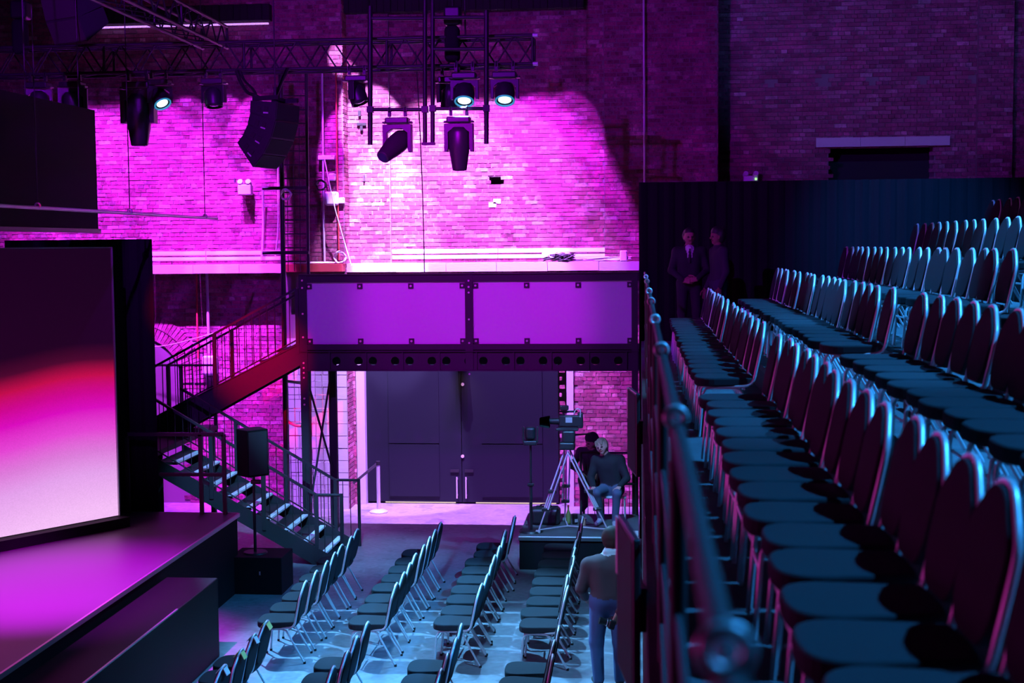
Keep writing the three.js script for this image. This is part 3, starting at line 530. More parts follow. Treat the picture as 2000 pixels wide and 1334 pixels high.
movingHead('right glowing wash lamp at the end of the long truss', under(989, 18.7), 0.0, 0, { kind: 'wash', lit: 260, aim: V(-1.6, 0, -15.0), half: 22, s: 1.05 });
movingHead('moving head lamp with tilted head on the scaffold ladder', at(776, 215, 18.62), 0, 0, { s: 1.0, aim: V(-0.42, -0.55, 0.72) });
movingHead('blue lit moving head lamp on the scaffold ladder, head straight down', at(896, 213, 18.62), 0, 0.05, { s: 1.0 });
movingHead('dim wash lamp hung above the top left of the black screen', under(86), 0.3, 0, { kind: 'wash' });
movingHead('dim moving head lamp above the right corner of the black screen', under(152), 0.3, 0.2, {});
{ // chain hoists
  for (const [px, py, d, lb] of [[885, 75, 18.9, 'chain hoist with a black bag above the left glowing lamp'], [42, 62, 18.9, 'chain hoist with a black bag at the far left of the truss']]) {
    const p = at(px, py, d), t = thing('chain_hoist', lb, 'hoist', V(p.x, TT, p.z));
    pa(t, 'motor_body', rb(p.x, p.y + 0.3, p.z, 0.24, 0.26, 0.22, 0.04), M.blackMetal); pa(t, 'chain_bag', rb(p.x - 0.01, p.y - 0.08, p.z + 0.02, 0.21, 0.5, 0.2, 0.07), M.drape);
    pa(t, 'hook', new THREE.TorusGeometry(0.05, 0.014, 6, 14).translate(p.x, TT + 0.02, -TZ), M.blackMetal); pa(t, 'load_chain', bar(V(p.x, p.y + 0.3, p.z), V(p.x, 13, p.z), 0.012, 5), M.blackMetal);
  }
}
function lineArray(name, label, top, yaw, n, o = {}) {
  const { W = 0.8, H = 0.235, D = 0.36, step = 0.19 } = o, t = thing(name, label, 'speaker', top); t.rotation.y = yaw;
  // the side profile of one box, hinged at the rear top; boxes curve back as they go down. local: front looks along +z
  let a = o.start ?? 0.12, py = 0, pz = -D / 2;
  for (let i = 0; i < n; i++) {
    const g = new THREE.Group(); g.name = 'cabinet'; g.position.set(0, py, pz); g.rotation.x = a; t.add(g);
    const sh = extr([[0, 0], [D, 0.0], [D, -H], [0.05, -H * 0.72], [0, -H * 0.66]], W).rotateY(-Math.PI / 2).translate(W / 2, 0, 0);
    part(g, 'box_shell', sh, M.blackPlastic);
    part(g, 'front_grille', cb(0, -H / 2, D + 0.004, W - 0.03, H - 0.03, 0.012), M.grille);
    for (const z of [0.14, 0.25]) part(g, 'side_recess', cb(-W / 2 - 0.003, -H * 0.42, z, 0.008, H * 0.3, 0.06), M.rubber);
    part(g, 'side_plate', cb(-W / 2 - 0.005, -H * 0.62, 0.25, 0.006, 0.018, 0.075), M.conduit);
    // next box hangs from this one's lower front edge line
    const c = Math.cos(a), s = Math.sin(a), fy = py - H * c - 0.0 - D * s * 0, fz = pz; // lower front corner
    const fy2 = py + (-H) * c - D * s, fz2 = pz + (-H) * s * -1 * -1 + D * c;
    const na = a + step; py = fy2 + D * Math.sin(na); pz = fz2 - D * Math.cos(na); a = na;
  }
  part(t, 'chain', bar(V(0, 0.05, 0), V(0, 13 - top.y, 0), 0.01, 5), M.cableBlack);
  part(t, 'rigging_frame', merge([cb(-W * 0.4, 0.03, 0, 0.04, 0.06, D), cb(W * 0.4, 0.03, 0, 0.04, 0.06, D), cb(0, 0.04, 0, W * 0.84, 0.04, 0.05)]), M.blackMetal);
  return t;
}
{
  const p = at(538, 199, 18.2), t = lineArray('line_array', 'curved black line array speaker hung in front of the brick wall', p, 1.28, 4, { W: 0.6, H: 0.24, D: 0.4, step: 0.22, start: 0.10 });
  const hx = at(517, 160, 18.4);
  solo('hanging_strap', 'black lifting straps carrying the line array speaker', 'strap', V(p.x, p.y + 0.07, p.z), merge([beam(V(p.x, p.y + 0.07, p.z), V(p.x + 0.02, TB, -18.8), 0.05, 0.02), bar(V(p.x, p.y + 0.05, p.z), V(p.x, p.y + 0.2, p.z), 0.025)]), M.cableBlack);
  solo('array_cable', 'thick black cable looping down to the line array speaker', 'cable', at(462, 138, 18.5), merge([tube([at(462, 138, 18.6), at(470, 160, 18.5), at(483, 180, 18.3), at(497, 186, 18.2), at(510, 192, 18.2)], 0.026, 20), tube([at(468, 138, 18.6), at(478, 158, 18.5), at(492, 172, 18.3), at(500, 184, 18.2)], 0.02, 20)]), M.cableBlack);
  lineArray('side_fill_speaker', 'dark angled speaker hung at the top left over the stage', at(135, -22, 16.5), -0.5, 2, { W: 0.62, H: 0.3, D: 0.42, start: 0.25 });
}
{ // ladder tower in front of the pier
  const t = thing('ladder_tower', 'slim black ladder tower standing in front of the brick pier', 'tower', at(570, 1030, 23.2)), d = 23.3;
  for (const [px, dd] of [[550, 23.2], [598, 23.2]]) { pa(t, 'upright', bar(at(px - (px < 560 ? 2 : 0), 135, dd), V(at(px, 535, dd).x, 0, -dd), px < 560 ? 0.045 : 0.03, 8), M.trussMetal); }
  for (const q of [368, 494]) pa(t, 'cross_arm', bar(at(513, q, 23.15), at(603, q - 1, 23.15), 0.03, 8), M.trussMetal);
  for (let q = 160; q < 520; q += 27) pa(t, 'rung', bar(at(550, q, 23.2), at(598, q, 23.2), 0.012, 5), M.trussMetal);
  for (const px of [560, 572, 584]) pa(t, 'wire', bar(at(px, 250, 23.25), at(px + 3, 530, 23.25), 0.007, 5), M.trussMetal);
}
{ // rope and cables on and before the wall
  const cable = (name, label, pts, r, m, n = 40) => solo(name, label, 'cable', pts[0].clone(), tube(pts, r, n, 6), m);
  cable('drop_cable', 'thin dark line falling from the ladder frame to the balcony', [at(812, 100, 22), at(820, 250, 22.3), at(826, 400, 22.6), at(829, 532, 22.8)], 0.009, M.cableBlack);
  cable('white_cable', 'slack pale cable running down past the white wall box', [at(634, 312, 24), at(650, 390, 23.95), at(666, 450, 24), at(686, 518, 23.95)], 0.011, M.cableWhite);
  cable('wall_conduit', 'pale upright conduit on the brick pier', [at(629, 140, 24.1), at(631, 300, 24.15), at(632, 420, 24.18), at(634, 512, 24.2)], 0.02, M.conduit);
  cable('red_pipe', 'thin red upright pipe at the edge of the brick pier', [at(656, 140, 24.15), at(658, 300, 24.18), at(660, 400, 24.2), at(662, 508, 24.2)], 0.014, M.redPipe);
  cable('bent_conduit', 'white bent conduit left of the ladder tower', [at(513, 372, 24.5), at(514, 430, 24.6), at(513, 470, 24.6), at(511, 508, 24.6)], 0.022, M.conduit);
  cable('thin_conduit', 'thin white conduit just beside the ladder tower', [at(545, 140, 24.6), at(543, 300, 24.6), at(543, 440, 24.55), at(538, 500, 24.5)], 0.015, M.conduit);
  cable('lower_conduit', 'pale conduit on the dim wall behind the upper stairs', [at(404, 534, 24.55), at(406, 600, 24.6), at(408, 690, 24.6)], 0.028, M.conduit);
  cable('lower_red_pipe', 'thin red pipe on the dim wall behind the upper stairs', [at(384, 532, 24.6), at(385, 620, 24.6), at(387, 700, 24.6)], 0.016, M.redPipe);
  cable('sagging_cable', 'pale cable sagging across the brick arch', [at(296, 678, 24.4), at(330, 674, 24.35), at(370, 664, 24.3), at(428, 648, 24.3)], 0.009, M.cableWhite);
  cable('twin_conduit', 'pair of pale pipes up the dim brick pier', [at(1257, -20, 24.5), at(1258, 150, 24.5), at(1259, 360, 24.5)], 0.022, M.conduit);
  const coil = (label, p, R, m) => { const pts = []; for (let i = 0; i <= 60; i++) { const a = i / 60 * Math.PI * 2 * 5, r = R * (0.72 + 0.28 * H2(i, 3, 4)); pts.push(V(p.x + Math.cos(a) * r, p.y + Math.sin(a) * r, p.z + 0.04 * Math.sin(i))); } solo('coiled_cable', label, 'cable', p.clone(), tube(pts, 0.009, 220, 5), m, 'coiled cables'); };
  coil('coil of pale cable on the ledge above the balcony', V(X(664, 24.1), LEDGE.y1 + 0.115, -24.1), 0.115, M.cableWhite);
  coil('coil of black cable hung on the pier beside the white box', at(627, 362, 23.9), 0.10, M.cableBlack); coil('coil of cable hung on the ladder tower arm', at(558, 380, 23.1), 0.10, M.cableWhite);
  const heap = (name, label, px0, px1, py, d, n, m, up = 0.02) => { const g = []; for (let i = 0; i < n; i++) { const pts = []; for (let k = 0; k < 6; k++) { const q = at(px0 + (px1 - px0) * rnd(), py + jit(7), d + jit(0.06)); q.y = LEDGE.y1 + 0.014 + rnd() * up; q.z += rnd() * 0.08; pts.push(q); } g.push(tube(pts, 0.011, 30, 5)); } solo(name, label, 'cables', at((px0 + px1) / 2, py + 8, d), merge(g), m); };
  heap('cable_heap', 'heap of tangled black cable on the ledge at the balcony right', 1060, 1125, 512, 24.42, 11, M.cableBlack, 0.13); heap('loose_cable', 'loose pale cables lying along the right end of the ledge', 1110, 1235, 511, 24.42, 5, M.cableWhite, 0.07); heap('ledge_cable', 'thin loose cables lying along the ledge beside the tower', 562, 672, 511, 24.12, 3, M.cableWhite);
  const pl = V(X(1085, 24.45), LEDGE.y1 + 0.13, -24.45); solo('folded_sheet', 'crumpled plastic sheet lying on the ledge', 'sheet', pl, (() => { const g = new THREE.PlaneGeometry(0.5, 0.22, 12, 6).rotateX(-1.2); const q = g.attributes.position; for (let i = 0; i < q.count; i++) q.setXYZ(i, q.getX(i), q.getY(i) + jit(0.025), q.getZ(i) + jit(0.02)); g.computeVertexNormals(); return g.translate(pl.x, pl.y, pl.z); })(), M.conduit);
  const wb = (name, label, px, py, d, w, h, dp, m = M.white) => { const p = at(px, py, d), t = thing(name, label, 'box', V(p.x, p.y, p.z)); part(t, 'box_body', rb(0, 0, 0, w, h, dp, Math.min(w, h) * 0.18), m); part(t, 'cover_screw', new THREE.CylinderGeometry(0.008, 0.008, 0.01, 8).rotateX(Math.PI / 2).translate(w * 0.36, h * 0.36, dp / 2 + 0.002), M.bolt); return t; };
  wb('wall_box', 'rounded white wall box on the brick pier', 648, 388, 24.15, 0.25, 0.25, 0.14);
  wb('wall_socket', 'small white socket right of the rounded wall box', 667, 392, 24.2, 0.12, 0.11, 0.06);
  wb('socket_pair', 'white double socket high on the brick pier', 638, 308, 24.17, 0.3, 0.08, 0.1);
  wb('grey_junction_box', 'grey junction box between the socket pair and rounded wall box', 649, 346, 24.18, 0.13, 0.13, 0.09, M.conduit);
  wb('meter_box', 'pale meter box standing on the right end of the ledge', 1218, 500, 24.35, 0.13, 0.20, 0.1);
  wb('paper_notice', 'pale upright cabinet on the wall behind the stair rails', 410, 714, 24.6, 0.28, 0.37, 0.12);
  const e = at(481, 371, 24.55), t = thing('emergency_light', 'white twin emergency light on the lit brick wall', 'light', V(e.x, e.y, e.z));
  part(t, 'housing', rb(0, 0, 0.05, 0.24, 0.19, 0.2, 0.02), M.white); for (const s of [-1, 1]) part(t, 'lamp_head', new THREE.CylinderGeometry(0.05, 0.06, 0.09, 14).rotateX(1.1).translate(s * 0.075, 0.13, 0.1), M.white);
  const e2 = at(1466, 350, 25.1), t2 = thing('exit_light', 'small emergency light with a green lamp on the dim wall', 'light', V(e2.x, e2.y, e2.z));
  part(t2, 'housing', rb(0, 0, 0.02, 0.26, 0.12, 0.12, 0.02), M.white); for (const s of [-1, 1]) part(t2, 'lamp_head', new THREE.CylinderGeometry(0.045, 0.055, 0.08, 14).rotateX(1.2).translate(s * 0.09, 0.09, 0.05), M.white);
  part(t2, 'indicator', new THREE.SphereGeometry(0.022, 10, 8).translate(0.09, 0.0, 0.085), M.greenLed);
}

// ---------------------------------------------------------------- lamps out of frame
WASH.forEach(([x, c, I, sx, ay, half], i) => {
  const y = 10.5, z = -21.9, t = thing('wall_washer', `${ORD[i]} roof wall washer from the left, above the frame`, 'stage lamp', V(x, y, z), 'wall washers in the roof');
  const aim = ay ? V(x + sx, ay, -24.7) : V(x + sx, 0.6, -26.0), dir = aim.clone().sub(V(x, y, z)).normalize(), q = new THREE.Quaternion().setFromUnitVectors(V(0, -1, 0), dir);
  const h = part(t, 'lamp_can', new THREE.CylinderGeometry(0.12, 0.14, 0.26, 16, 1, true).translate(0, 0.06, 0), M.blackMetal); h.quaternion.copy(q);
  part(h, 'lens', new THREE.CylinderGeometry(0.12, 0.12, 0.02, 16), M.washGlow);
  part(t, 'hanger', bar(V(0, 0.1, 0), V(0, 13 - y, 0), 0.02), M.blackMetal);
  spot(V(x, y, z).addScaledVector(dir, 0.03), aim, c, I * 1.45, half || 21, 0.12, 1.5);
});
FLOODS.forEach(([p, a, c, I, h, soft = 0.35], i) => {  // includes the added purple wall fill and blue drape lamp
  const t = thing('flood_lamp', `${ORD[i]} flood lamp in the roof, outside the frame`, 'stage lamp', p, 'roof flood lamps'), dir = a.clone().sub(p).normalize(), q = new THREE.Quaternion().setFromUnitVectors(V(0, -1, 0), dir);
  const b = part(t, 'lamp_can', new THREE.CylinderGeometry(0.14, 0.16, 0.3, 16, 1, true).translate(0, 0.1, 0), M.blackMetal); b.quaternion.copy(q); part(b, 'lens', new THREE.CylinderGeometry(0.13, 0.13, 0.02, 16), M.floodGlow);
  part(t, 'hanger', bar(V(0, 0.1, 0), V(0, 13 - p.y, 0), 0.02), M.blackMetal);
  spot(p.clone().addScaledVector(dir, 0.04), a, c, I, h, soft, 3);
});

// ---------------------------------------------------------------- tiered seating
const TF = [3.25, 3.53, 3.82, 4.13, 4.44, 4.75], TX = [0.03, 1.27, 2.23, 3.19, 4.15, 5.11, 8.9], TEND = -19.95;
{
  for (let i = 0; i < 6; i++) {
    const t = thing('seating_tier', `${['lowest', 'second lowest', 'third lowest', 'fourth lowest', 'fifth', 'topmost'][i]} long dark step of the tiered seating`, 'tier', V(TX[i], i ? TF[i - 1] : 0, -9), 'seating tiers');
    pa(t, 'tier_deck', (() => { const g = bx(TX[i], TX[i + 1], TF[i] - 0.06, TF[i], TEND, 3.2), p = g.attributes.position, u = g.attributes.uv; for (let k = 0; k < p.count; k++) u.setXY(k, p.getX(k) * 0.7, p.getZ(k) * 0.7); return g; })(), M.tierFloor);
    pa(t, 'tier_riser', bx(TX[i], TX[i] + 0.03, i ? TF[i - 1] : 0, TF[i] - 0.06, TEND, 3.2), M.tierFace);
    pa(t, 'tier_end', bx(TX[i] + 0.03, TX[i + 1], i ? TF[i - 1] : 0, TF[i] - 0.06, TEND, TEND + 0.03), M.tierFace);
  }
  const l = thing('tier_landing', 'dark level landing beyond the far end of the tiers', 'platform', V(4, 0, -20.9));
  pa(l, 'landing_deck', bx(0.03, 8.9, 3.19, 3.25, TEND, -21.8), M.tierFloor); pa(l, 'landing_face', bx(0.03, 0.06, 0, 3.19, TEND, -21.8), M.tierFace);
  for (let i = 1; i < 4; i++) solo('aisle_step', `${ORD[i - 1]} half step in the aisle between the seat blocks`, 'step', V(TX[i] - 0.15, TF[i - 1], -10.2), bx(TX[i] - 0.22, TX[i], TF[i - 1], TF[i - 1] + 0.15, -9.9, -10.55), M.tierFloor);
}
solo('back_drape', 'tall black drape closing the far end of the tiers', 'drape', V(4, 0, -22), pleats(0.0, 7.4, 0, Y(361, 22), -22, 0.028, 34), M.drape);

// ---------------------------------------------------------------- chairs
function makeChair() {
  const t = new THREE.Group();
  const seat = new THREE.Shape(); seat.moveTo(0.19, -0.17); seat.lineTo(-0.10, -0.205); seat.quadraticCurveTo(-0.225, -0.21, -0.232, -0.08); seat.quadraticCurveTo(-0.24, 0, -0.232, 0.08); seat.quadraticCurveTo(-0.225, 0.21, -0.10, 0.205); seat.lineTo(0.19, 0.17); seat.quadraticCurveTo(0.215, 0, 0.19, -0.17);
  const sg = new THREE.ExtrudeGeometry(seat, { depth: 0.04, bevelEnabled: true, bevelThickness: 0.016, bevelSize: 0.014, bevelSegments: 3, curveSegments: 6 }).rotateX(Math.PI / 2).translate(0, 0.468, 0);
  part(t, 'seat', sg, M.seatFabric);
  const tilt = 0.21, B = V(0.215, 0.47, 0), along = (u) => V(B.x + Math.sin(tilt) * u, B.y + Math.cos(tilt) * u, 0); // along the back
  const back = new THREE.Shape(); back.moveTo(-0.09, 0.03); back.quadraticCurveTo(-0.175, 0.04, -0.19, 0.16); back.lineTo(-0.197, 0.27); back.quadraticCurveTo(-0.196, 0.305, -0.165, 0.34); back.lineTo(-0.085, 0.412); back.quadraticCurveTo(-0.05, 0.438, 0, 0.438); back.quadraticCurveTo(0.05, 0.438, 0.085, 0.412); back.lineTo(0.165, 0.34); back.quadraticCurveTo(0.196, 0.305, 0.197, 0.27); back.lineTo(0.19, 0.16); back.quadraticCurveTo(0.175, 0.04, 0.09, 0.03); back.closePath();
  const bg = new THREE.ExtrudeGeometry(back, { depth: 0.026, bevelEnabled: true, bevelThickness: 0.012, bevelSize: 0.006, bevelSegments: 2, curveSegments: 6 }).translate(0, 0, -0.013).rotateY(-Math.PI / 2).rotateZ(-tilt).translate(B.x, B.y, 0);
  part(t, 'backrest', bg, M.seatFabric);
  const A = (u, z) => along(u).setZ(z), r = 0.0125;
  const half = (s) => [V(-0.19, 0.415, 0.165 * s), V(0.0, 0.415, 0.18 * s), V(0.14, 0.418, 0.195 * s), V(0.205, 0.45, 0.203 * s), A(0.1, 0.21 * s), A(0.2, 0.213 * s), A(0.28, 0.211 * s), A(0.33, 0.193 * s), A(0.385, 0.137 * s), A(0.43, 0.083 * s), A(0.449, 0.04 * s)];
  const path = [...half(-1), A(0.453, 0), ...half(1).reverse()];
  part(t, 'back_frame', tube(path, r, 56, 6), M.chairFrame);
  for (const s of [-1, 1]) {
    const f = part(t, 'leg', tube([V(-0.215, 0.012, 0.2 * s), V(-0.2, 0.2, 0.198 * s), V(-0.188, 0.345, 0.193 * s), V(-0.165, 0.39, 0.187 * s), V(-0.12, 0.398, 0.183 * s), V(0.03, 0.398, 0.18 * s)], 0.0115, 12, 6), M.chairFrame);
    const b = part(t, 'leg', tube([V(0.03, 0.398, 0.18 * s), V(0.09, 0.39, 0.183 * s), V(0.125, 0.355, 0.187 * s), V(0.22, 0.18, 0.195 * s), V(0.315, 0.012, 0.205 * s)], 0.0115, 12, 6), M.chairFrame);
    part(f, 'rubber_foot', new THREE.CylinderGeometry(0.015, 0.016, 0.024, 7).translate(-0.215, 0.012, 0.2 * s), M.rubber); part(b, 'rubber_foot', new THREE.CylinderGeometry(0.015, 0.016, 0.024, 7).translate(0.318, 0.012, 0.205 * s), M.rubber);
  }
  part(t, 'stretcher', bar(V(-0.197, 0.29, -0.19), V(-0.197, 0.29, 0.19), 0.009, 6), M.chairFrame); part(t, 'seat_rail', bar(V(0.14, 0.39, -0.18), V(0.14, 0.39, 0.18), 0.009, 6), M.chairFrame);
  return t;
}
const chair0 = makeChair(), chairT = makeChair();
for (const c of chairT.children) c.children.slice().forEach((f) => c.remove(f)); // feet on the tiers are out of sight
function chair(x, y, z, label, group, turn = 0) {
  const c = (y > 1 ? chairT : chair0).clone(); c.name = numbered('banquet_chair'); c.position.set(x, y, z); c.rotation.y = turn; c.userData = { label, category: 'chair', group }; scene.add(c); return c;
}
const floorRows = ['nearest the stage', 'second from the stage', 'third from the stage', 'farthest from the stage'];
const FX = [-4.17, -3.12, -2.12, -1.14];
const floorChairs = [];
[[7, 15.27], [8, 15.27], [9, 15.27], [9, 15.25]].forEach(([n, z0], r) => { for (let i = 0; i < n; i++) floorChairs.push([r, chair(FX[r] + jit(0.02) + (i > 6 ? 0.03 : 0), 0, -z0 - 0.49 * i + jit(0.025), `${ORD[i]} black banquet chair from the near end, far floor block, row ${floorRows[r]}`, 'chairs on the hall floor', jit(0.05))]); });
for (let r = 0; r < 4; r++) for (let i = 0; i < (r === 3 ? 3 : 4); i++) floorChairs.push([r, chair(FX[r] + jit(0.02), 0, -13.6 + 0.5 * i + jit(0.02), `${ORD[i]} black banquet chair from the far end, near floor block, row ${floorRows[r]}`, 'chairs on the hall floor', jit(0.04))]);
const tierRows = ['lowest', 'second', 'third', 'fourth', 'fifth'];
// row, first z, count, pitch, block; counted away from the aisle
[[0, -11.05, 20, 0.442, 'far'], [1, -10.75, 20, 0.455, 'far'], [2, -11.0, 20, 0.445, 'far'], [3, -11.6, 18, 0.452, 'far'], [4, -14.8, 11, 0.455, 'far'], [0, -9.52, 16, -0.446, 'near'], [1, -9.55, 11, -0.45, 'near'], [2, -9.2, 3, -0.46, 'near']].forEach(([r, z0, n, p, block]) => {
  let z = z0; const sg = Math.sign(p), loose = Math.abs(p) - 0.425;
  for (let i = 0; i < n; i++) { const c = chair(0.68 + 0.962 * r + jit(0.02), TF[r], z, `${ORD[i]} black banquet chair from the ${r === 4 ? 'right' : 'aisle'}, ${block} block, ${tierRows[r]} tier row`, 'chairs on the tiers', jit(0.022)); c.scale.z = 0.955; z -= sg * (0.425 + (rnd() < 0.33 ? loose * 2.2 : loose * 0.4)); }
});
// folded paper tags on the near chairs by the stage
[[0, 0], [1, 1], [2, 0], [3, 1]].forEach(([i, k]) => {
  const c = floorChairs[33 + i][1], p = c.position.clone().add(V(0.31, 0.895, 0.06)); const g = merge([cb(0, -0.03, 0, 0.004, 0.075, 0.11).rotateZ(0.5).translate(0.03, 0, 0), cb(0, -0.02, 0, 0.004, 0.06, 0.11).rotateZ(-0.7).translate(-0.012, 0, 0)]).rotateX(jit(0.3)).translate(p.x, p.y + 0.015, p.z);
  solo('paper_tag', `${k ? 'pale' : 'yellow'} paper tag folded over the ${ORD[i]} near block chair back by the stage`, 'paper', p, g, k ? M.paperWhite : M.paperYellow, 'paper tags');
});

// ---------------------------------------------------------------- balustrade on the edge of the tiers
{
  const t = thing('balustrade', 'steel edge rail with ring topped posts along the front of the tiers', 'rail', V(0.075, 3.25, -10)), y = EYE - 0.385, x = 0.085;
  pa(t, 'top_tube', bar(V(x, y - 0.03, 0.5), V(x, y - 0.03, -19.9), 0.017, 8), M.steelPaint);
  for (const q of [0.45, 0.8]) pa(t, 'lower_tube', bar(V(x, y - q, 0.5), V(x, y - q, -19.9), 0.012, 6), M.steelPaint);
  pa(t, 'kick_plate', bx(x - 0.012, x + 0.004, 3.25, 3.4, 0.5, -19.9), M.tierFace);
  for (const off of [63, 72, 91, 111, 146, 205, 338, 800]) {
    const z = -0.385 * F / off, p = pa(t, 'post', bar(V(x, 3.25, z), V(x, y - 0.02, z), 0.02, 8), M.steelPaint);
    pa(p, 'ring', new THREE.TorusGeometry(0.021, 0.008, 8, 18).translate(x - 0.004, y, z), M.chairFrame);
  }
  for (const z of [-6.35, -12.1]) { // turned a little, so we see the far upright edge and the back
    const yt = EYE - 1.27, yb = EYE - 1.99, L = 0.56, m = thing('side_monitor', z > -8 ? 'near flat monitor hung edge-on along the front of the tiers' : 'far flat monitor hung edge-on along the front of the tiers', 'monitor', V(-0.09, yb, z), 'flat monitors on the tier front'); m.rotation.y = 0.14;
    part(m, 'monitor_case', new RoundedBoxGeometry(0.035, yt - yb, L, 2, 0.01).translate(0.0, (yt - yb) / 2, L / 2), M.blackPlastic);
    part(m, 'monitor_glass', cb(-0.019, (yt - yb) / 2, L / 2, 0.003, yt - yb - 0.04, L - 0.04), M.casingBlack);
    part(m, 'edge_bezel', cb(-0.0215, yt - yb - 0.14, 0.03, 0.004, 0.27, 0.05), M.white); part(m, 'wall_bracket', cb(0.04, (yt - yb) / 2, L / 2, 0.06, 0.2, 0.2), M.blackMetal);
  }
}

// ---------------------------------------------------------------- camera riser and kit
const RZ0 = 19.75, RZ1 = 21.5, RY = 0.5, RX0 = X(1008, RZ0);
{
  const t = thing('camera_riser', 'low black platform with a white edge carrying the video camera', 'platform', V(-0.9, 0, -20.6));
  pa(t, 'riser_deck', bx(RX0, -0.01, RY - 0.06, RY, -RZ0, -RZ1), M.tierFloor); pa(t, 'riser_skirt', bx(RX0 + 0.01, -0.02, 0, RY - 0.06, -RZ0 - 0.02, -RZ1 + 0.02), M.stageFace);
  pa(t, 'edge_strip', bx(RX0, -0.01, RY - 0.012, RY + 0.004, -RZ0 + 0.006, -RZ0 - 0.02), M.nosing);
  pa(t, 'edge_marker', bx(-0.1, -0.02, RY, RY + 0.1, -RZ0 - 0.02, -RZ0 - 0.03), M.nosing);
  const g = thing('riser_rail', 'dark upright guard rail at the back of the camera platform', 'rail', V(-0.6, RY, -21.4)); const zz = -21.42;
  for (const x of [X(1132, 21.4), X(1166, 21.4), -0.05]) pa(g, 'rail_post', bar(V(x, RY, zz), V(x, RY + 1.0, zz), 0.02), M.steelPaint); for (const y of [0.5, 1.0]) pa(g, 'rail_tube', bar(V(X(1132, 21.4), RY + y, zz), V(-0.05, RY + y, zz), 0.018), M.steelPaint);
  for (let i = 1; i < 8; i++) pa(g, 'baluster', bar(V(X(1132, 21.4) + i * 0.11, RY, zz), V(X(1132, 21.4) + i * 0.11, RY + 1, zz), 0.006, 5), M.steelPaint);
}
{ // video camera on tripod
  const d = 20.4, apex = at(1108, 878, d), t = thing('camera_tripod', 'tall silver tripod standing on the camera platform', 'tripod', V(apex.x, RY, -d));
  const feet = [at(1051, 1048, 20.0), at(1189, 1042, 20.1), at(1103, 1004, 20.95)]; feet.forEach((f) => (f.y = RY + 0.01));
  for (const f of feet) {
    const top = apex.clone().lerp(f, 0.03).setY(apex.y - 0.02), side = f.clone().sub(top).cross(V(0, 1, 0)).normalize().multiplyScalar(0.045), k1 = top.clone().lerp(f, 0.5), k2 = top.clone().lerp(f, 0.72), leg = pa(t, 'leg', merge([bar(top.clone().add(side), k2.clone().add(side), 0.014), bar(top.clone().sub(side), k2.clone().sub(side), 0.014), bar(k1, f, 0.012)]), M.chrome);
    for (const k of [k1, k2]) pa(leg, 'leg_clamp', rb(k.x, k.y, k.z, 0.13, 0.05, 0.08, 0.012), M.blackPlastic);
    pa(leg, 'foot', rb(f.x, f.y + 0.015, f.z, 0.07, 0.04, 0.07, 0.01), M.conduit);
  }
  const mid = feet.map((f) => apex.clone().lerp(f, 0.97)); pa(t, 'floor_spreader', merge(mid.map((m) => bar(m, V(apex.x, RY + 0.03, -20.4), 0.012))), M.conduit);
  pa(t, 'fluid_head', merge([rb(apex.x, apex.y + 0.06, -d, 0.24, 0.12, 0.2, 0.03), rb(apex.x + 0.02, apex.y + 0.2, -d, 0.2, 0.2, 0.18, 0.04), rb(apex.x, apex.y + 0.31, -d, 0.34, 0.04, 0.14, 0.01)]), M.blackPlastic);
  pa(t, 'pan_bar', bar(V(apex.x + 0.1, apex.y + 0.22, -d), V(apex.x + 0.34, apex.y + 0.2, -d - 0.3), 0.012), M.blackMetal);
  const b = V(apex.x, apex.y + 0.34, -d), c = thing('video_camera', 'black broadcast video camera pointing left on the tripod', 'camera', b);
  part(c, 'camera_body', merge([rb(0.06, 0.1, 0, 0.36, 0.17, 0.13, 0.02), rb(0.2, 0.11, 0, 0.08, 0.24, 0.12, 0.015), cb(0.02, 0.005, 0, 0.3, 0.02, 0.1)]), M.blackPlastic);
  part(c, 'lens_barrel', new THREE.CylinderGeometry(0.045, 0.055, 0.2, 18).rotateZ(Math.PI / 2).translate(-0.2, 0.09, 0), M.blackMetal);
  part(c, 'lens_hood', (() => { const g = new THREE.CylinderGeometry(0.105, 0.15, 0.15, 4, 1, true).rotateY(Math.PI / 4).rotateZ(-Math.PI / 2); return g.scale(-1, 0.8, 1).translate(-0.34, 0.08, 0); })(), new THREE.MeshStandardMaterial({ name: 'hood', color: C(0.03, 0.03, 0.035), roughness: 0.4, side: THREE.DoubleSide }));
  part(c, 'carry_handle', merge([bar(V(-0.05, 0.18, 0), V(-0.05, 0.23, 0), 0.012), rb(0.02, 0.24, 0, 0.28, 0.03, 0.035, 0.012)]), M.blackPlastic);
  part(c, 'viewfinder', merge([rb(-0.04, 0.3, 0.03, 0.13, 0.07, 0.09, 0.015), bar(V(0, 0.22, 0.03), V(-0.02, 0.3, 0.03), 0.012)]), M.blackPlastic);
  part(c, 'silver_plate', cb(0.03, 0.12, 0.068, 0.1, 0.08, 0.006), M.chrome);
  part(c, 'cable', tube([V(0.1, 0.2, 0.02), V(0.14, 0.28, 0.04), V(0.2, 0.27, 0.05), V(0.2, 0.16, 0.06)], 0.008, 20), M.cableWhite);
}
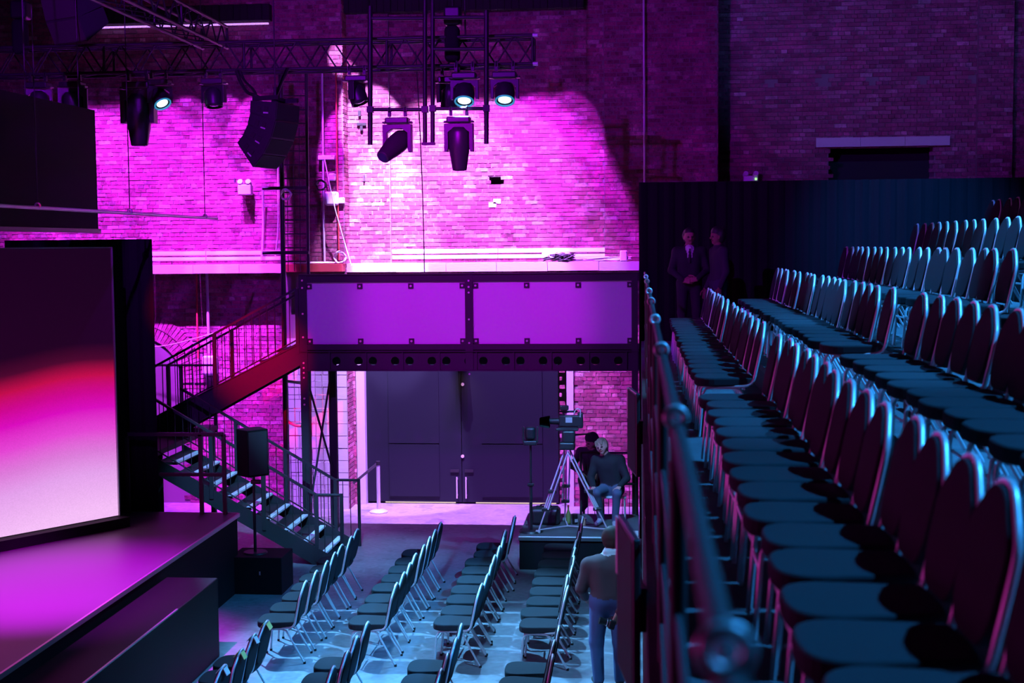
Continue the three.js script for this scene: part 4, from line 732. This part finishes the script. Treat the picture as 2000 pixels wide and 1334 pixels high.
{ // lamp on a stand left of the camera
  const d = 20.1, f = V(X(1033, d), RY, -d), t = thing('follow_lamp_stand', 'small black moving lamp on a slim stand at the platform edge', 'stage lamp', f), h = Y(870, d) - RY;
  part(t, 'stand_pole', merge([bar(V(0, 0.02, 0), V(0, h * 0.55, 0), 0.024), bar(V(0, h * 0.55, 0), V(0, h, 0), 0.017)]), M.blackMetal); part(t, 'pole_collar', rb(0, h * 0.55, 0, 0.1, 0.05, 0.07, 0.015), M.blackMetal); part(t, 'stand_base', new THREE.CylinderGeometry(0.17, 0.19, 0.03, 20).translate(0, 0.016, 0), M.blackMetal);
  part(t, 'lamp_base', rb(0, h + 0.05, 0, 0.2, 0.07, 0.18, 0.02), M.blackPlastic); for (const x of [-0.105, 0.105]) part(t, 'yoke_arm', rb(x, h + 0.17, 0, 0.035, 0.24, 0.1, 0.015), M.blackPlastic); part(t, 'lamp_head', rb(0, h + 0.19, 0, 0.16, 0.2, 0.16, 0.05), M.blackMetal);
  const u = at(1113, 1030, 20.6), bag = thing('kit_bag', 'black equipment bag on the platform behind the tripod', 'bag', V(X(1062, 20.7), RY, -20.7)); part(bag, 'bag_body', rb(0, 0.13, 0, 0.46, 0.26, 0.3, 0.06), M.blackPlastic); part(bag, 'bag_flap', rb(0.02, 0.255, 0, 0.34, 0.02, 0.24, 0.008), M.seatFabric); part(bag, 'bag_handle', tube([V(-0.1, 0.25, 0), V(-0.06, 0.3, 0), V(0.06, 0.3, 0), V(0.1, 0.25, 0)], 0.012, 14), M.rubber);
  const bt = thing('drink_bottle', 'green drink bottle on the platform', 'bottle', V(X(1107, 20.7), RY, -20.7)); part(bt, 'bottle_glass', new THREE.LatheGeometry([[0.001, 0], [0.036, 0], [0.038, 0.02], [0.038, 0.15], [0.014, 0.22], [0.013, 0.27], [0.001, 0.27]].map((p) => new THREE.Vector2(...p)), 16), M.glassBottle); part(bt, 'bottle_cap', new THREE.CylinderGeometry(0.016, 0.016, 0.03, 12).translate(0, 0.28, 0), M.redPipe);
  const jr = thing('lidded_jar', 'dark lidded jar beside the green bottle', 'jar', V(X(1120, 20.7), RY, -20.7)); part(jr, 'jar_body', new THREE.CylinderGeometry(0.045, 0.045, 0.13, 16).translate(0, 0.065, 0), M.glossBlack); part(jr, 'jar_lid', new THREE.CylinderGeometry(0.042, 0.042, 0.03, 16).translate(0, 0.145, 0), M.blackPlastic); part(jr, 'jar_label', new THREE.CylinderGeometry(0.0465, 0.0465, 0.05, 16, 1, true, 0, 3).translate(0, 0.06, 0), M.conduit);
  const cu = thing('paper_cup', 'small brown paper cup right of the jar', 'cup', V(X(1137, 20.6), RY, -20.6)); part(cu, 'cup_wall', new THREE.CylinderGeometry(0.045, 0.034, 0.11, 16).translate(0, 0.055, 0), M.cup); part(cu, 'cup_rim', new THREE.TorusGeometry(0.045, 0.004, 6, 18).rotateX(Math.PI / 2).translate(0, 0.11, 0), M.paperWhite);
}
{ // speaker on a pole, standing on a black box by the stage
  const t = thing('black_box', 'black cube flight box beside the foot of the stairs', 'box', V(-5.3, 0, -18.42)); part(t, 'box_body', rb(0, 0.26, 0, 0.74, 0.52, 0.62, 0.012), M.stageFace); part(t, 'box_latch', cb(0.06, 0.3, 0.312, 0.02, 0.05, 0.008), M.bolt);
  const p = at(497, 1000, 18.4), s = thing('pole_speaker', 'black loudspeaker on a pole above the black box', 'speaker', V(p.x, 0.52, -18.4)), yb = Y(930, 18.4) - 0.52, yt = Y(840, 18.4) - 0.52;
  part(s, 'pole', merge([bar(V(0, 0, 0), V(0, yb * 0.6, 0), 0.022), bar(V(0, yb * 0.6, 0), V(0, yb, 0), 0.018)]), M.blackMetal); part(s, 'pole_clamp', rb(0.03, yb - 0.1, 0, 0.14, 0.06, 0.06, 0.015), M.blackMetal); part(s, 'base_plate', new THREE.CylinderGeometry(0.16, 0.17, 0.02, 20).translate(0, 0.011, 0), M.blackMetal);
  const c = part(s, 'cabinet', extr([[-0.15, -0.14], [0.15, -0.14], [0.18, 0.12], [0.14, 0.16], [-0.14, 0.16], [-0.18, 0.12]], yt - yb, 0.008).rotateX(-Math.PI / 2), M.casingBlack); c.position.set(0, yb, 0); c.rotation.y = 0.75;
  part(c, 'grille', cb(0, (yt - yb) / 2, 0.15, 0.28, yt - yb - 0.04, 0.012), M.grille);
}
{ // rope stanchion by the doors
  const b = at(741, 1007, 24), t = thing('rope_stanchion', 'chrome rope stanchion standing before the dark doors', 'stanchion', V(b.x, 0, -23.95)); part(t, 'post', bar(V(0, 0.03, 0), V(0, 0.93, 0), 0.035, 16), M.chrome); part(t, 'base', new THREE.LatheGeometry([[0.001, 0], [0.165, 0], [0.165, 0.025], [0.12, 0.045], [0.04, 0.06], [0.001, 0.06]].map((p) => new THREE.Vector2(...p)), 24), M.chrome); part(t, 'belt_head', new THREE.CylinderGeometry(0.04, 0.04, 0.07, 16).translate(0, 0.9, 0), M.blackMetal);
  pa(t, 'belt', (() => { const a = V(b.x, 0.9, -23.95), e = at(690, 944, 23.6); return beam(a, e, 0.006, 0.05); })(), M.ropeBelt);
  // wire mesh panel at the foot of the pier
  const d = 23.3, m = thing('wire_mesh_panel', 'upright wire mesh panel before the grey block pier', 'mesh', V(X(590, d), 0, -d)); const g = [], x0 = X(556, d), x1 = X(638, d); for (let x = x0; x <= x1; x += 0.125) g.push(bar(V(x, 0.05, -d), V(x, 2.7, -d), 0.006, 5)); for (let y = 0.05; y < 2.7; y += 0.24) g.push(bar(V(x0, y, -d), V(x1, y, -d), 0.006, 5)); pa(m, 'wire_grid', merge(g), M.conduit, 'stuff');
  for (const x of [x0, x1]) pa(m, 'edge_tube', bar(V(x, 0, -d), V(x, 2.72, -d), 0.016), M.conduit);
  const q = at(565, 815, 23.1); solo('hanging_cloth', 'strip of pale plastic tied to the wire mesh panel', 'strip', q, tube([at(555, 806, 23.27), at(562, 822, 23.27), at(575, 830, 23.27), at(588, 832, 23.27)], 0.03, 20, 6), M.conduit);
  const tp = at(555, 746, 23.1); solo('hazard_tape', 'short striped tape tied across the mesh panel top', 'tape', tp, beam(at(556, 744, 23.28), at(588, 748, 23.28), 0.02, 0.05), M.conduit);
}
{ // small warm bulkhead lamp under the balcony, over the doors
  const p = V(X(893, 24.3), 2.84, -24.35), t = thing('bulkhead_lamp', 'small warm bulkhead lamp above the middle of the dark doors', 'lamp', p); part(t, 'lamp_base', cb(0, 0.02, -0.2, 0.2, 0.06, 0.3), M.blackMetal); part(t, 'lamp_glass', new THREE.SphereGeometry(0.05, 14, 10).scale(1.4, 0.5, 1).translate(0, -0.02, -0.05), M.warmGlow);
  spot(V(p.x, p.y - 0.06, p.z - 0.05), V(p.x, 1.2, -24.9), C(1, 0.62, 0.4), 2.2, 40, 0.9, 3);
}

// ---------------------------------------------------------------- people
// tapered capsules joined by a smooth minimum, meshed with surface nets
function capD(p, a, b, ra, rb) { const bx_ = b.x - a.x, by = b.y - a.y, bz = b.z - a.z, px = p[0] - a.x, py = p[1] - a.y, pz = p[2] - a.z; const L = bx_ * bx_ + by * by + bz * bz || 1e-9; const h = Math.min(1, Math.max(0, (px * bx_ + py * by + pz * bz) / L)); return Math.hypot(px - bx_ * h, py - by * h, pz - bz * h) - (ra + (rb - ra) * h); }
function nets(caps, cell, k) {
  const lo = [1e9, 1e9, 1e9], hi = [-1e9, -1e9, -1e9];
  for (const c of caps) for (const [q, r] of [[c.a, c.ra], [c.b, c.rb]]) ['x', 'y', 'z'].forEach((n, i) => { lo[i] = Math.min(lo[i], q[n] - r - 2 * cell); hi[i] = Math.max(hi[i], q[n] + r + 2 * cell); });
  const n = lo.map((v, i) => Math.ceil((hi[i] - v) / cell) + 1), [nx, ny, nz] = n, val = new Float32Array(nx * ny * nz), id = (i, j, l) => (l * ny + j) * nx + i;
  const p = [0, 0, 0];
  for (let l = 0; l < nz; l++) for (let j = 0; j < ny; j++) for (let i = 0; i < nx; i++) {
    p[0] = lo[0] + i * cell; p[1] = lo[1] + j * cell; p[2] = lo[2] + l * cell; let d = 1e3;
    for (const c of caps) { const e = capD(p, c.a, c.b, c.ra, c.rb) , kk = c.k ?? k; if (c.cut) { d = Math.max(d, -e); continue; } if (e > d + kk) continue; const h = Math.max(kk - Math.abs(d - e), 0) / kk; d = Math.min(d, e) - h * h * kk * 0.25; }
    val[id(i, j, l)] = d;
  }
  const vid = new Int32Array(nx * ny * nz).fill(-1), pos = [], col = [], idx = [];
  const E = [[0, 1], [2, 3], [4, 5], [6, 7], [0, 2], [1, 3], [4, 6], [5, 7], [0, 4], [1, 5], [2, 6], [3, 7]];
  for (let l = 0; l < nz - 1; l++) for (let j = 0; j < ny - 1; j++) for (let i = 0; i < nx - 1; i++) {
    const v = []; for (let q = 0; q < 8; q++) v.push(val[id(i + (q & 1), j + ((q >> 1) & 1), l + (q >> 2))]);
    let s = 0; for (const w of v) s += w < 0; if (s === 0 || s === 8) continue;
    let x = 0, y = 0, z = 0, m = 0; for (const [a, b] of E) if ((v[a] < 0) !== (v[b] < 0)) { const t = v[a] / (v[a] - v[b]); x += (a & 1) + t * ((b & 1) - (a & 1)); y += ((a >> 1) & 1) + t * (((b >> 1) & 1) - ((a >> 1) & 1)); z += (a >> 2) + t * ((b >> 2) - (a >> 2)); m++; }
    const P = [lo[0] + (i + x / m) * cell, lo[1] + (j + y / m) * cell, lo[2] + (l + z / m) * cell]; vid[id(i, j, l)] = pos.length / 3; pos.push(...P);
    let best = 1e9, c = null; for (const q of caps) { if (q.cut) continue; const e = capD(P, q.a, q.b, q.ra, q.rb) - (q.pri || 0); if (e < best) { best = e; c = q.c; } } col.push(c.r, c.g, c.b);
  }
  const quad = (a, b, c, d, f) => { if (a < 0 || b < 0 || c < 0 || d < 0) return; f ? idx.push(a, b, c, a, c, d) : idx.push(a, c, b, a, d, c); };
  for (let l = 1; l < nz - 1; l++) for (let j = 1; j < ny - 1; j++) for (let i = 1; i < nx - 1; i++) {
    const a = val[id(i, j, l)] < 0;
    if (a !== val[id(i + 1, j, l)] < 0) quad(vid[id(i, j - 1, l - 1)], vid[id(i, j, l - 1)], vid[id(i, j, l)], vid[id(i, j - 1, l)], a);
    if (a !== val[id(i, j + 1, l)] < 0) quad(vid[id(i - 1, j, l - 1)], vid[id(i - 1, j, l)], vid[id(i, j, l)], vid[id(i, j, l - 1)], a);
    if (a !== val[id(i, j, l + 1)] < 0) quad(vid[id(i - 1, j - 1, l)], vid[id(i, j - 1, l)], vid[id(i, j, l)], vid[id(i - 1, j, l)], a);
  }
  const g = new THREE.BufferGeometry(); g.setAttribute('position', new THREE.Float32BufferAttribute(pos, 3)); g.setAttribute('color', new THREE.Float32BufferAttribute(col, 3)); g.setIndex(idx); g.computeVertexNormals(); return g;
}
const cap = (a, b, ra, rb, c, x = {}) => ({ a, b, ra, rb, c, ...x });
// hand: wrist w, pointing along f, palm facing n; curl bends the fingers towards the palm
function handCaps(w, f, n, curl, skin, left) {
  f = f.clone().normalize(); n = n.clone().sub(f.clone().multiplyScalar(n.dot(f))).normalize(); const s = f.clone().cross(n).multiplyScalar(left ? -1 : 1), at3 = (o, a, b, c) => o.clone().addScaledVector(f, a).addScaledVector(s, b).addScaledVector(n, c), L = [];
  for (const b of [-0.028, -0.009, 0.01, 0.027]) L.push(cap(at3(w, 0, b * 0.6, 0), at3(w, 0.085, b, 0), 0.017, 0.013, skin, { k: 0.012 }));
  [[-0.03, 0.060, 0.0075], [-0.011, 0.078, 0.0085], [0.009, 0.085, 0.0088], [0.028, 0.075, 0.0085]].forEach(([b, len, r]) => { let o = at3(w, 0.085, b, 0), a = 0; for (const q of [0.45, 0.32, 0.26]) { a += curl; const e = at3(o, Math.cos(a) * len * q, b * 0.05, Math.sin(a) * len * q); L.push(cap(o, e, r, r * 0.92, skin, { k: 0.004 })); o = e; } });
  let o = at3(w, 0.025, 0.028, 0.006); for (const [x, y, z, r] of [[0.03, 0.03, 0.012, 0.011], [0.03, 0.012, 0.014, 0.0095], [0.022, 0.0, 0.012, 0.0085]]) { const e = at3(o, x, y, z); L.push(cap(o, e, r * 1.06, r, skin, { k: 0.006 })); o = e; }
  return L;
}
// head: centre c, facing f, tilted so that its top is along u
function headCaps(c, f, u, skin) {
  f = f.clone().normalize(); u = u.clone().sub(f.clone().multiplyScalar(u.dot(f))).normalize(); const s = u.clone().cross(f), P = (a, b, d) => c.clone().addScaledVector(s, a).addScaledVector(u, b).addScaledVector(f, d), dark = C(0.02, 0.012, 0.01), lip = C(skin.r * 0.7, skin.g * 0.45, skin.b * 0.45);
  return [cap(P(0, 0.03, -0.025), P(0, 0.035, 0.012), 0.084, 0.076, skin), cap(P(0, -0.03, 0.02), P(0, -0.085, 0.045), 0.062, 0.034, skin), cap(P(-0.035, -0.03, 0.02), P(0.035, -0.03, 0.02), 0.045, 0.045, skin),
    cap(P(-0.028, 0.018, 0.076), P(0.028, 0.018, 0.076), 0.013, 0.013, skin, { k: 0.012 }), cap(P(0, 0.012, 0.082), P(0, -0.025, 0.103), 0.008, 0.014, skin, { k: 0.01 }), cap(P(0, -0.028, 0.09), P(0, -0.03, 0.094), 0.018, 0.012, skin, { k: 0.01 }),
    cap(P(-0.031, 0.0, 0.077), P(-0.029, 0, 0.077), 0.0085, 0.0085, dark, { k: 0.002, pri: 0.0005 }), cap(P(0.029, 0, 0.077), P(0.031, 0, 0.077), 0.0085, 0.0085, dark, { k: 0.002, pri: 0.0005 }),
    cap(P(-0.02, -0.062, 0.078), P(0.02, -0.062, 0.078), 0.0075, 0.0075, lip, { k: 0.004, pri: 0.001 }),
    cap(P(-0.079, 0.005, -0.005), P(-0.084, -0.03, 0.0), 0.016, 0.011, skin, { k: 0.008 }), cap(P(0.079, 0.005, -0.005), P(0.084, -0.03, 0.0), 0.016, 0.011, skin, { k: 0.008 })];
}
function hairCaps(c, f, u, col, o = {}) {
  f = f.clone().normalize(); u = u.clone().sub(f.clone().multiplyScalar(u.dot(f))).normalize(); const s = u.clone().cross(f), P = (a, b, d) => c.clone().addScaledVector(s, a).addScaledVector(u, b).addScaledVector(f, d), g = o.r ?? 0;
  const L = [cap(P(0, 0.048, -0.036), P(0, 0.066, 0.004), 0.09 + g, 0.078 + g, col), cap(P(-0.03, 0.01, -0.05), P(0.03, 0.01, -0.05), 0.066 + g, 0.066 + g, col), cap(P(-0.025, -0.045, -0.052), P(0.025, -0.045, -0.052), 0.05 + g, 0.05 + g, col)];
  if (o.fringe) { L[0].rb = 0.07; L[0].b = P(0, 0.06, -0.008); } if (o.fringe) for (const [a, d] of [[-0.045, -0.2], [-0.015, 0.1], [0.02, 0.3], [0.045, 0.1]]) L.push(cap(P(a, 0.085, 0.055), P(a + d * 0.05, 0.035, 0.088), 0.024, 0.01, col, { k: 0.012 }));
  return L;
}
function addColorless(g) { g.deleteAttribute('color'); return g; }
function person(label, pos, turn, J, o) { // J: joints in local metres, the figure facing +z before the turn
  const t = thing('person', label, 'person', pos); t.rotation.y = turn; const { top, legs, skin, shoe, arm = top } = o, v = (k) => V(...J[k]), L = [], T = o.bulk ?? 1;
  const pel = v('pelvis'), ch = v('chest'), nk = v('neck'), side = (k, d) => v(k).add(V(...d));
  const hl = v('hipL'), hr = v('hipR'), sl = v('shoL'), sr = v('shoR');
  L.push(cap(hl.clone().lerp(pel, 0.25), hr.clone().lerp(pel, 0.25), 0.105 * T, 0.105 * T, legs), cap(hl.clone().lerp(pel, 0.45).add(V(0, 0.08, 0)), sl.clone().lerp(ch, 0.6), 0.105 * T, 0.115 * T, top), cap(hr.clone().lerp(pel, 0.45).add(V(0, 0.08, 0)), sr.clone().lerp(ch, 0.6), 0.105 * T, 0.115 * T, top), cap(sl, sr, 0.07 * T, 0.07 * T, top), cap(ch, nk, 0.1 * T, 0.06, top), cap(nk, v('head').add(V(0, -0.03, 0)), 0.052, 0.05, o.collar || skin));
  for (const s of ['L', 'R']) {
    L.push(cap(v('sho' + s), v('elb' + s), 0.066 * T, 0.052 * T, arm, { k: 0.04 }), cap(v('elb' + s), v('wri' + s).lerp(v('elb' + s), 0.06), 0.05 * T, 0.037 * T, o.bare ? skin : arm, { k: 0.02 }), cap(v('wri' + s).lerp(v('elb' + s), 0.1), v('wri' + s), 0.03, 0.025, skin, { k: 0.01 }));
    L.push(cap(v('hip' + s), v('kne' + s), 0.098 * (o.lb ?? 1), 0.068 * (o.lb ?? 1), legs, { k: 0.035 }), cap(v('kne' + s), v('ank' + s), 0.066 * (o.lb ?? 1), 0.052 * (o.lb ?? 1), legs, { k: 0.03 }), cap(v('ank' + s).add(V(0, -0.03, -0.01)), v('toe' + s), 0.046, 0.036, shoe, { k: 0.02 }));
  }
  if (o.extra) L.push(...o.extra);
  const hd = v('head'), hf = V(...(J.face || [0, 0, 1])), hu = V(...(J.crown || [0, 1, 0]));
  const parts = [nets(L, 0.0125, 0.05), nets([...headCaps(hd, hf, hu, skin), cap(nk.clone().lerp(hd, 0.2), hd.clone().addScaledVector(hu, -0.05), 0.046, 0.05, skin)], 0.005, 0.03)];
  for (const s of ['L', 'R']) if (J['hand' + s]) { const h = J['hand' + s]; parts.push(nets(handCaps(v('wri' + s), V(...h[0]), V(...h[1]), h[2], skin, s === 'L'), 0.0042, 0.01)); }
  part(t, 'body', mergeGeometries(parts.map((g) => g.toNonIndexed())), M.body);
  part(t, o.hat ? 'hat' : 'hair', addColorless(nets(hairCaps(hd, hf, hu, C(1, 1, 1), o.hairO || {}), 0.006, 0.025)), o.hair); return t;
}
const SKIN = C(0.50, 0.29, 0.22), SKIN2 = C(0.20, 0.10, 0.07), SKIN3 = C(0.32, 0.17, 0.12), JEAN = C(0.07, 0.11, 0.24), BLK = C(0.018, 0.018, 0.022);
const standing = { pelvis: [0, 0.97, 0], chest: [0, 1.32, 0], neck: [0, 1.5, 0.01], head: [0, 1.655, 0.03], hipL: [0.095, 0.95, 0], hipR: [-0.095, 0.95, 0], kneL: [0.11, 0.52, 0.02], kneR: [-0.11, 0.52, 0.02], ankL: [0.115, 0.1, -0.02], ankR: [-0.115, 0.1, -0.02], toeL: [0.135, 0.04, 0.16], toeR: [-0.135, 0.04, 0.16], shoL: [0.185, 1.43, 0], shoR: [-0.185, 1.43, 0], elbL: [0.24, 1.14, -0.02], elbR: [-0.24, 1.14, -0.02], wriL: [0.24, 0.9, 0.08], wriR: [-0.24, 0.9, 0.08], handL: [[0, -1, 0.15], [-1, 0, 0.2], 0.3], handR: [[0, -1, 0.15], [1, 0, 0.2], 0.3] };
{ // the photographer on the floor, back to us, camera in the right hand
  const d = 14.5, x = X(1186, d), J = { ...standing, pelvis: [0, 0.95, 0], chest: [0.0, 1.29, 0.03], neck: [-0.02, 1.46, 0.07], head: [-0.05, 1.60, 0.11], face: [-0.35, -0.25, 1], shoL: [0.205, 1.33, 0.05], shoR: [-0.205, 1.36, 0.03], elbL: [0.29, 1.08, 0.06], wriL: [0.22, 0.93, 0.24], elbR: [-0.27, 1.06, -0.2], wriR: [-0.06, 0.88, -0.27], handR: [[0.35, -0.85, -0.05], [0.3, 0.1, 1], 0.5], handL: [[-0.3, -0.5, 0.7], [-1, 0, 0], 0.4], kneL: [0.13, 0.5, 0.03], kneR: [-0.12, 0.5, 0.0] };
  const t = person('person in a brown sweater and blue jeans seen from behind, holding a camera', V(x, 0, -d), Math.PI + 0.18, J, { top: C(0.085, 0.045, 0.048), legs: JEAN, skin: SKIN, shoe: C(0.05, 0.05, 0.05), hair: M.hairBrown, bulk: 1.26, lb: 1.18, hairO: { r: 0.004 }, extra: [cap(V(-0.07, 1.475, 0.035), V(0.01, 1.47, 0.04), 0.048, 0.05, C(0.6, 0.6, 0.6), { k: 0.01, pri: 0.004 })] });
  t.updateMatrixWorld(true); const h = V(-0.02, 0.76, -0.235).applyMatrix4(t.matrixWorld), c = thing('photo_camera', 'black photo camera held in the hand of the person in jeans', 'camera', h); c.rotation.y = t.rotation.y; c.rotation.z = 0.3;
  part(c, 'camera_body', rb(0.035, 0, -0.02, 0.07, 0.1, 0.14, 0.015), M.blackPlastic); part(c, 'camera_lens', new THREE.CylinderGeometry(0.036, 0.04, 0.1, 18).rotateZ(Math.PI / 2).translate(0.12, 0, -0.02), M.blackMetal); part(c, 'silver_ring', new THREE.TorusGeometry(0.038, 0.005, 6, 18).rotateY(Math.PI / 2).translate(0.085, 0, -0.02), M.chrome); part(c, 'prism_hump', rb(0.03, 0.06, -0.02, 0.05, 0.04, 0.05, 0.012), M.blackPlastic);
}
{ // the man sitting on the platform, leaning over to his right
  const d = 20.95, x = X(1194, d), J = { pelvis: [0, 0.53, 0], chest: [-0.06, 0.88, 0.04], neck: [-0.09, 1.05, 0.08], head: [-0.13, 1.19, 0.14], face: [-0.08, -0.06, 1], crown: [-0.3, 1, 0], hipL: [0.1, 0.5, 0.02], hipR: [-0.1, 0.5, 0.02], kneL: [0.2, 0.52, 0.46], kneR: [-0.12, 0.52, 0.46], ankL: [0.16, 0.1, 0.42], ankR: [-0.1, 0.1, 0.3], toeL: [0.2, 0.04, 0.6], toeR: [-0.12, 0.04, 0.48], shoL: [0.13, 0.97, 0.02], shoR: [-0.25, 0.95, 0.04], elbL: [0.26, 0.7, 0.1], wriL: [0.2, 0.6, 0.32], elbR: [-0.31, 0.68, 0.14], wriR: [-0.2, 0.58, 0.34], handL: [[0, -0.1, 1], [0, -1, 0], 0.3], handR: [[0.2, -0.2, 1], [0, -1, 0], 0.35] };
  person('fair haired person in a dark jacket and jeans sitting behind the tripod', V(x, RY, -d), -0.25, J, { top: C(0.009, 0.011, 0.016), legs: C(0.07, 0.10, 0.16), skin: SKIN, shoe: C(0.3, 0.32, 0.35), hair: M.hairGrey, bulk: 1.12, hairO: { fringe: true } });
  const s = thing('stool', 'plain stool under the fair haired person on the platform', 'stool', V(x + 0.02, RY, -d)); part(s, 'stool_seat', rb(0, 0.40, 0, 0.4, 0.03, 0.36, 0.01), M.conduit); for (const [a, b] of [[-1, -1], [-1, 1], [1, -1], [1, 1]]) part(s, 'leg', bar(V(a * 0.18, 0, b * 0.16), V(a * 0.17, 0.39, b * 0.15), 0.013), M.chairFrame);
  const J2 = { ...J, chest: [0.0, 0.84, 0.12], neck: [0.0, 0.98, 0.2], head: [0.0, 1.12, 0.26], face: [-0.6, -0.25, 0.6], crown: [0, 1, 0.2], shoL: [0.19, 0.93, 0.12], shoR: [-0.19, 0.93, 0.12], elbL: [0.28, 0.7, 0.3], elbR: [-0.3, 0.72, 0.32], wriL: [0.1, 0.62, 0.45], wriR: [-0.12, 0.62, 0.45] };
  person('person in black with a black cap bending behind the tripod', V(X(1157, 22.1), RY + 0.24 - 0.24, -22.1), -0.1, { ...J2 }, { top: BLK, legs: BLK, skin: C(0.3, 0.18, 0.13), shoe: BLK, hair: M.hat, hat: true, hairO: { r: 0.012 } });
  const s2 = thing('tall_stool', 'dark stool under the person with the black cap', 'stool', V(X(1157, 22.1), 0, -22.1)); part(s2, 'stool_seat', rb(0, 0.88, 0, 0.36, 0.04, 0.34, 0.01), M.blackMetal); for (const [a, b] of [[-1, -1], [-1, 1], [1, -1], [1, 1]]) part(s2, 'leg', bar(V(a * 0.17, 0, b * 0.15), V(a * 0.15, 0.87, b * 0.13), 0.015), M.blackMetal);
}
{ // two people standing on the landing before the black drape
  const J1 = { ...standing, elbL: [0.27, 1.15, 0.02], wriL: [0.1, 1.02, 0.2], handL: [[-1, -0.1, 0.2], [0, 0, -1], 0.35], elbR: [-0.27, 1.15, 0.02], wriR: [-0.1, 1.0, 0.2], handR: [[1, -0.1, 0.2], [0, 0, -1], 0.35], face: [0.15, 0, 1] };
  person('person in a dark suit, white shirt and tie facing us by the black drape', V(X(1346, 20.7), 3.25, -20.7), 0.05, J1, { top: C(0.014, 0.014, 0.018), legs: C(0.014, 0.014, 0.018), skin: SKIN3, shoe: BLK, hair: M.hairBlack, bulk: 1.05, extra: [cap(V(0, 1.48, 0.085), V(0.0, 1.27, 0.128), 0.04, 0.008, C(0.6, 0.6, 0.62), { k: 0.01, pri: 0.012 }), cap(V(0, 1.46, 0.118), V(0, 1.27, 0.142), 0.01, 0.014, BLK, { k: 0.004, pri: 0.02 })] });
  person('person in dark clothes turned left beside the suited person', V(X(1404, 20.3), 3.25, -20.3), -1.25, { ...standing, wriR: [-0.22, 0.88, 0.12] }, { top: C(0.02, 0.022, 0.028), legs: C(0.03, 0.04, 0.055), skin: SKIN2, shoe: BLK, hair: M.hairBlack, bulk: 1.02, hairO: { r: 0.006 } });
}
renderer.render(scene, camera);
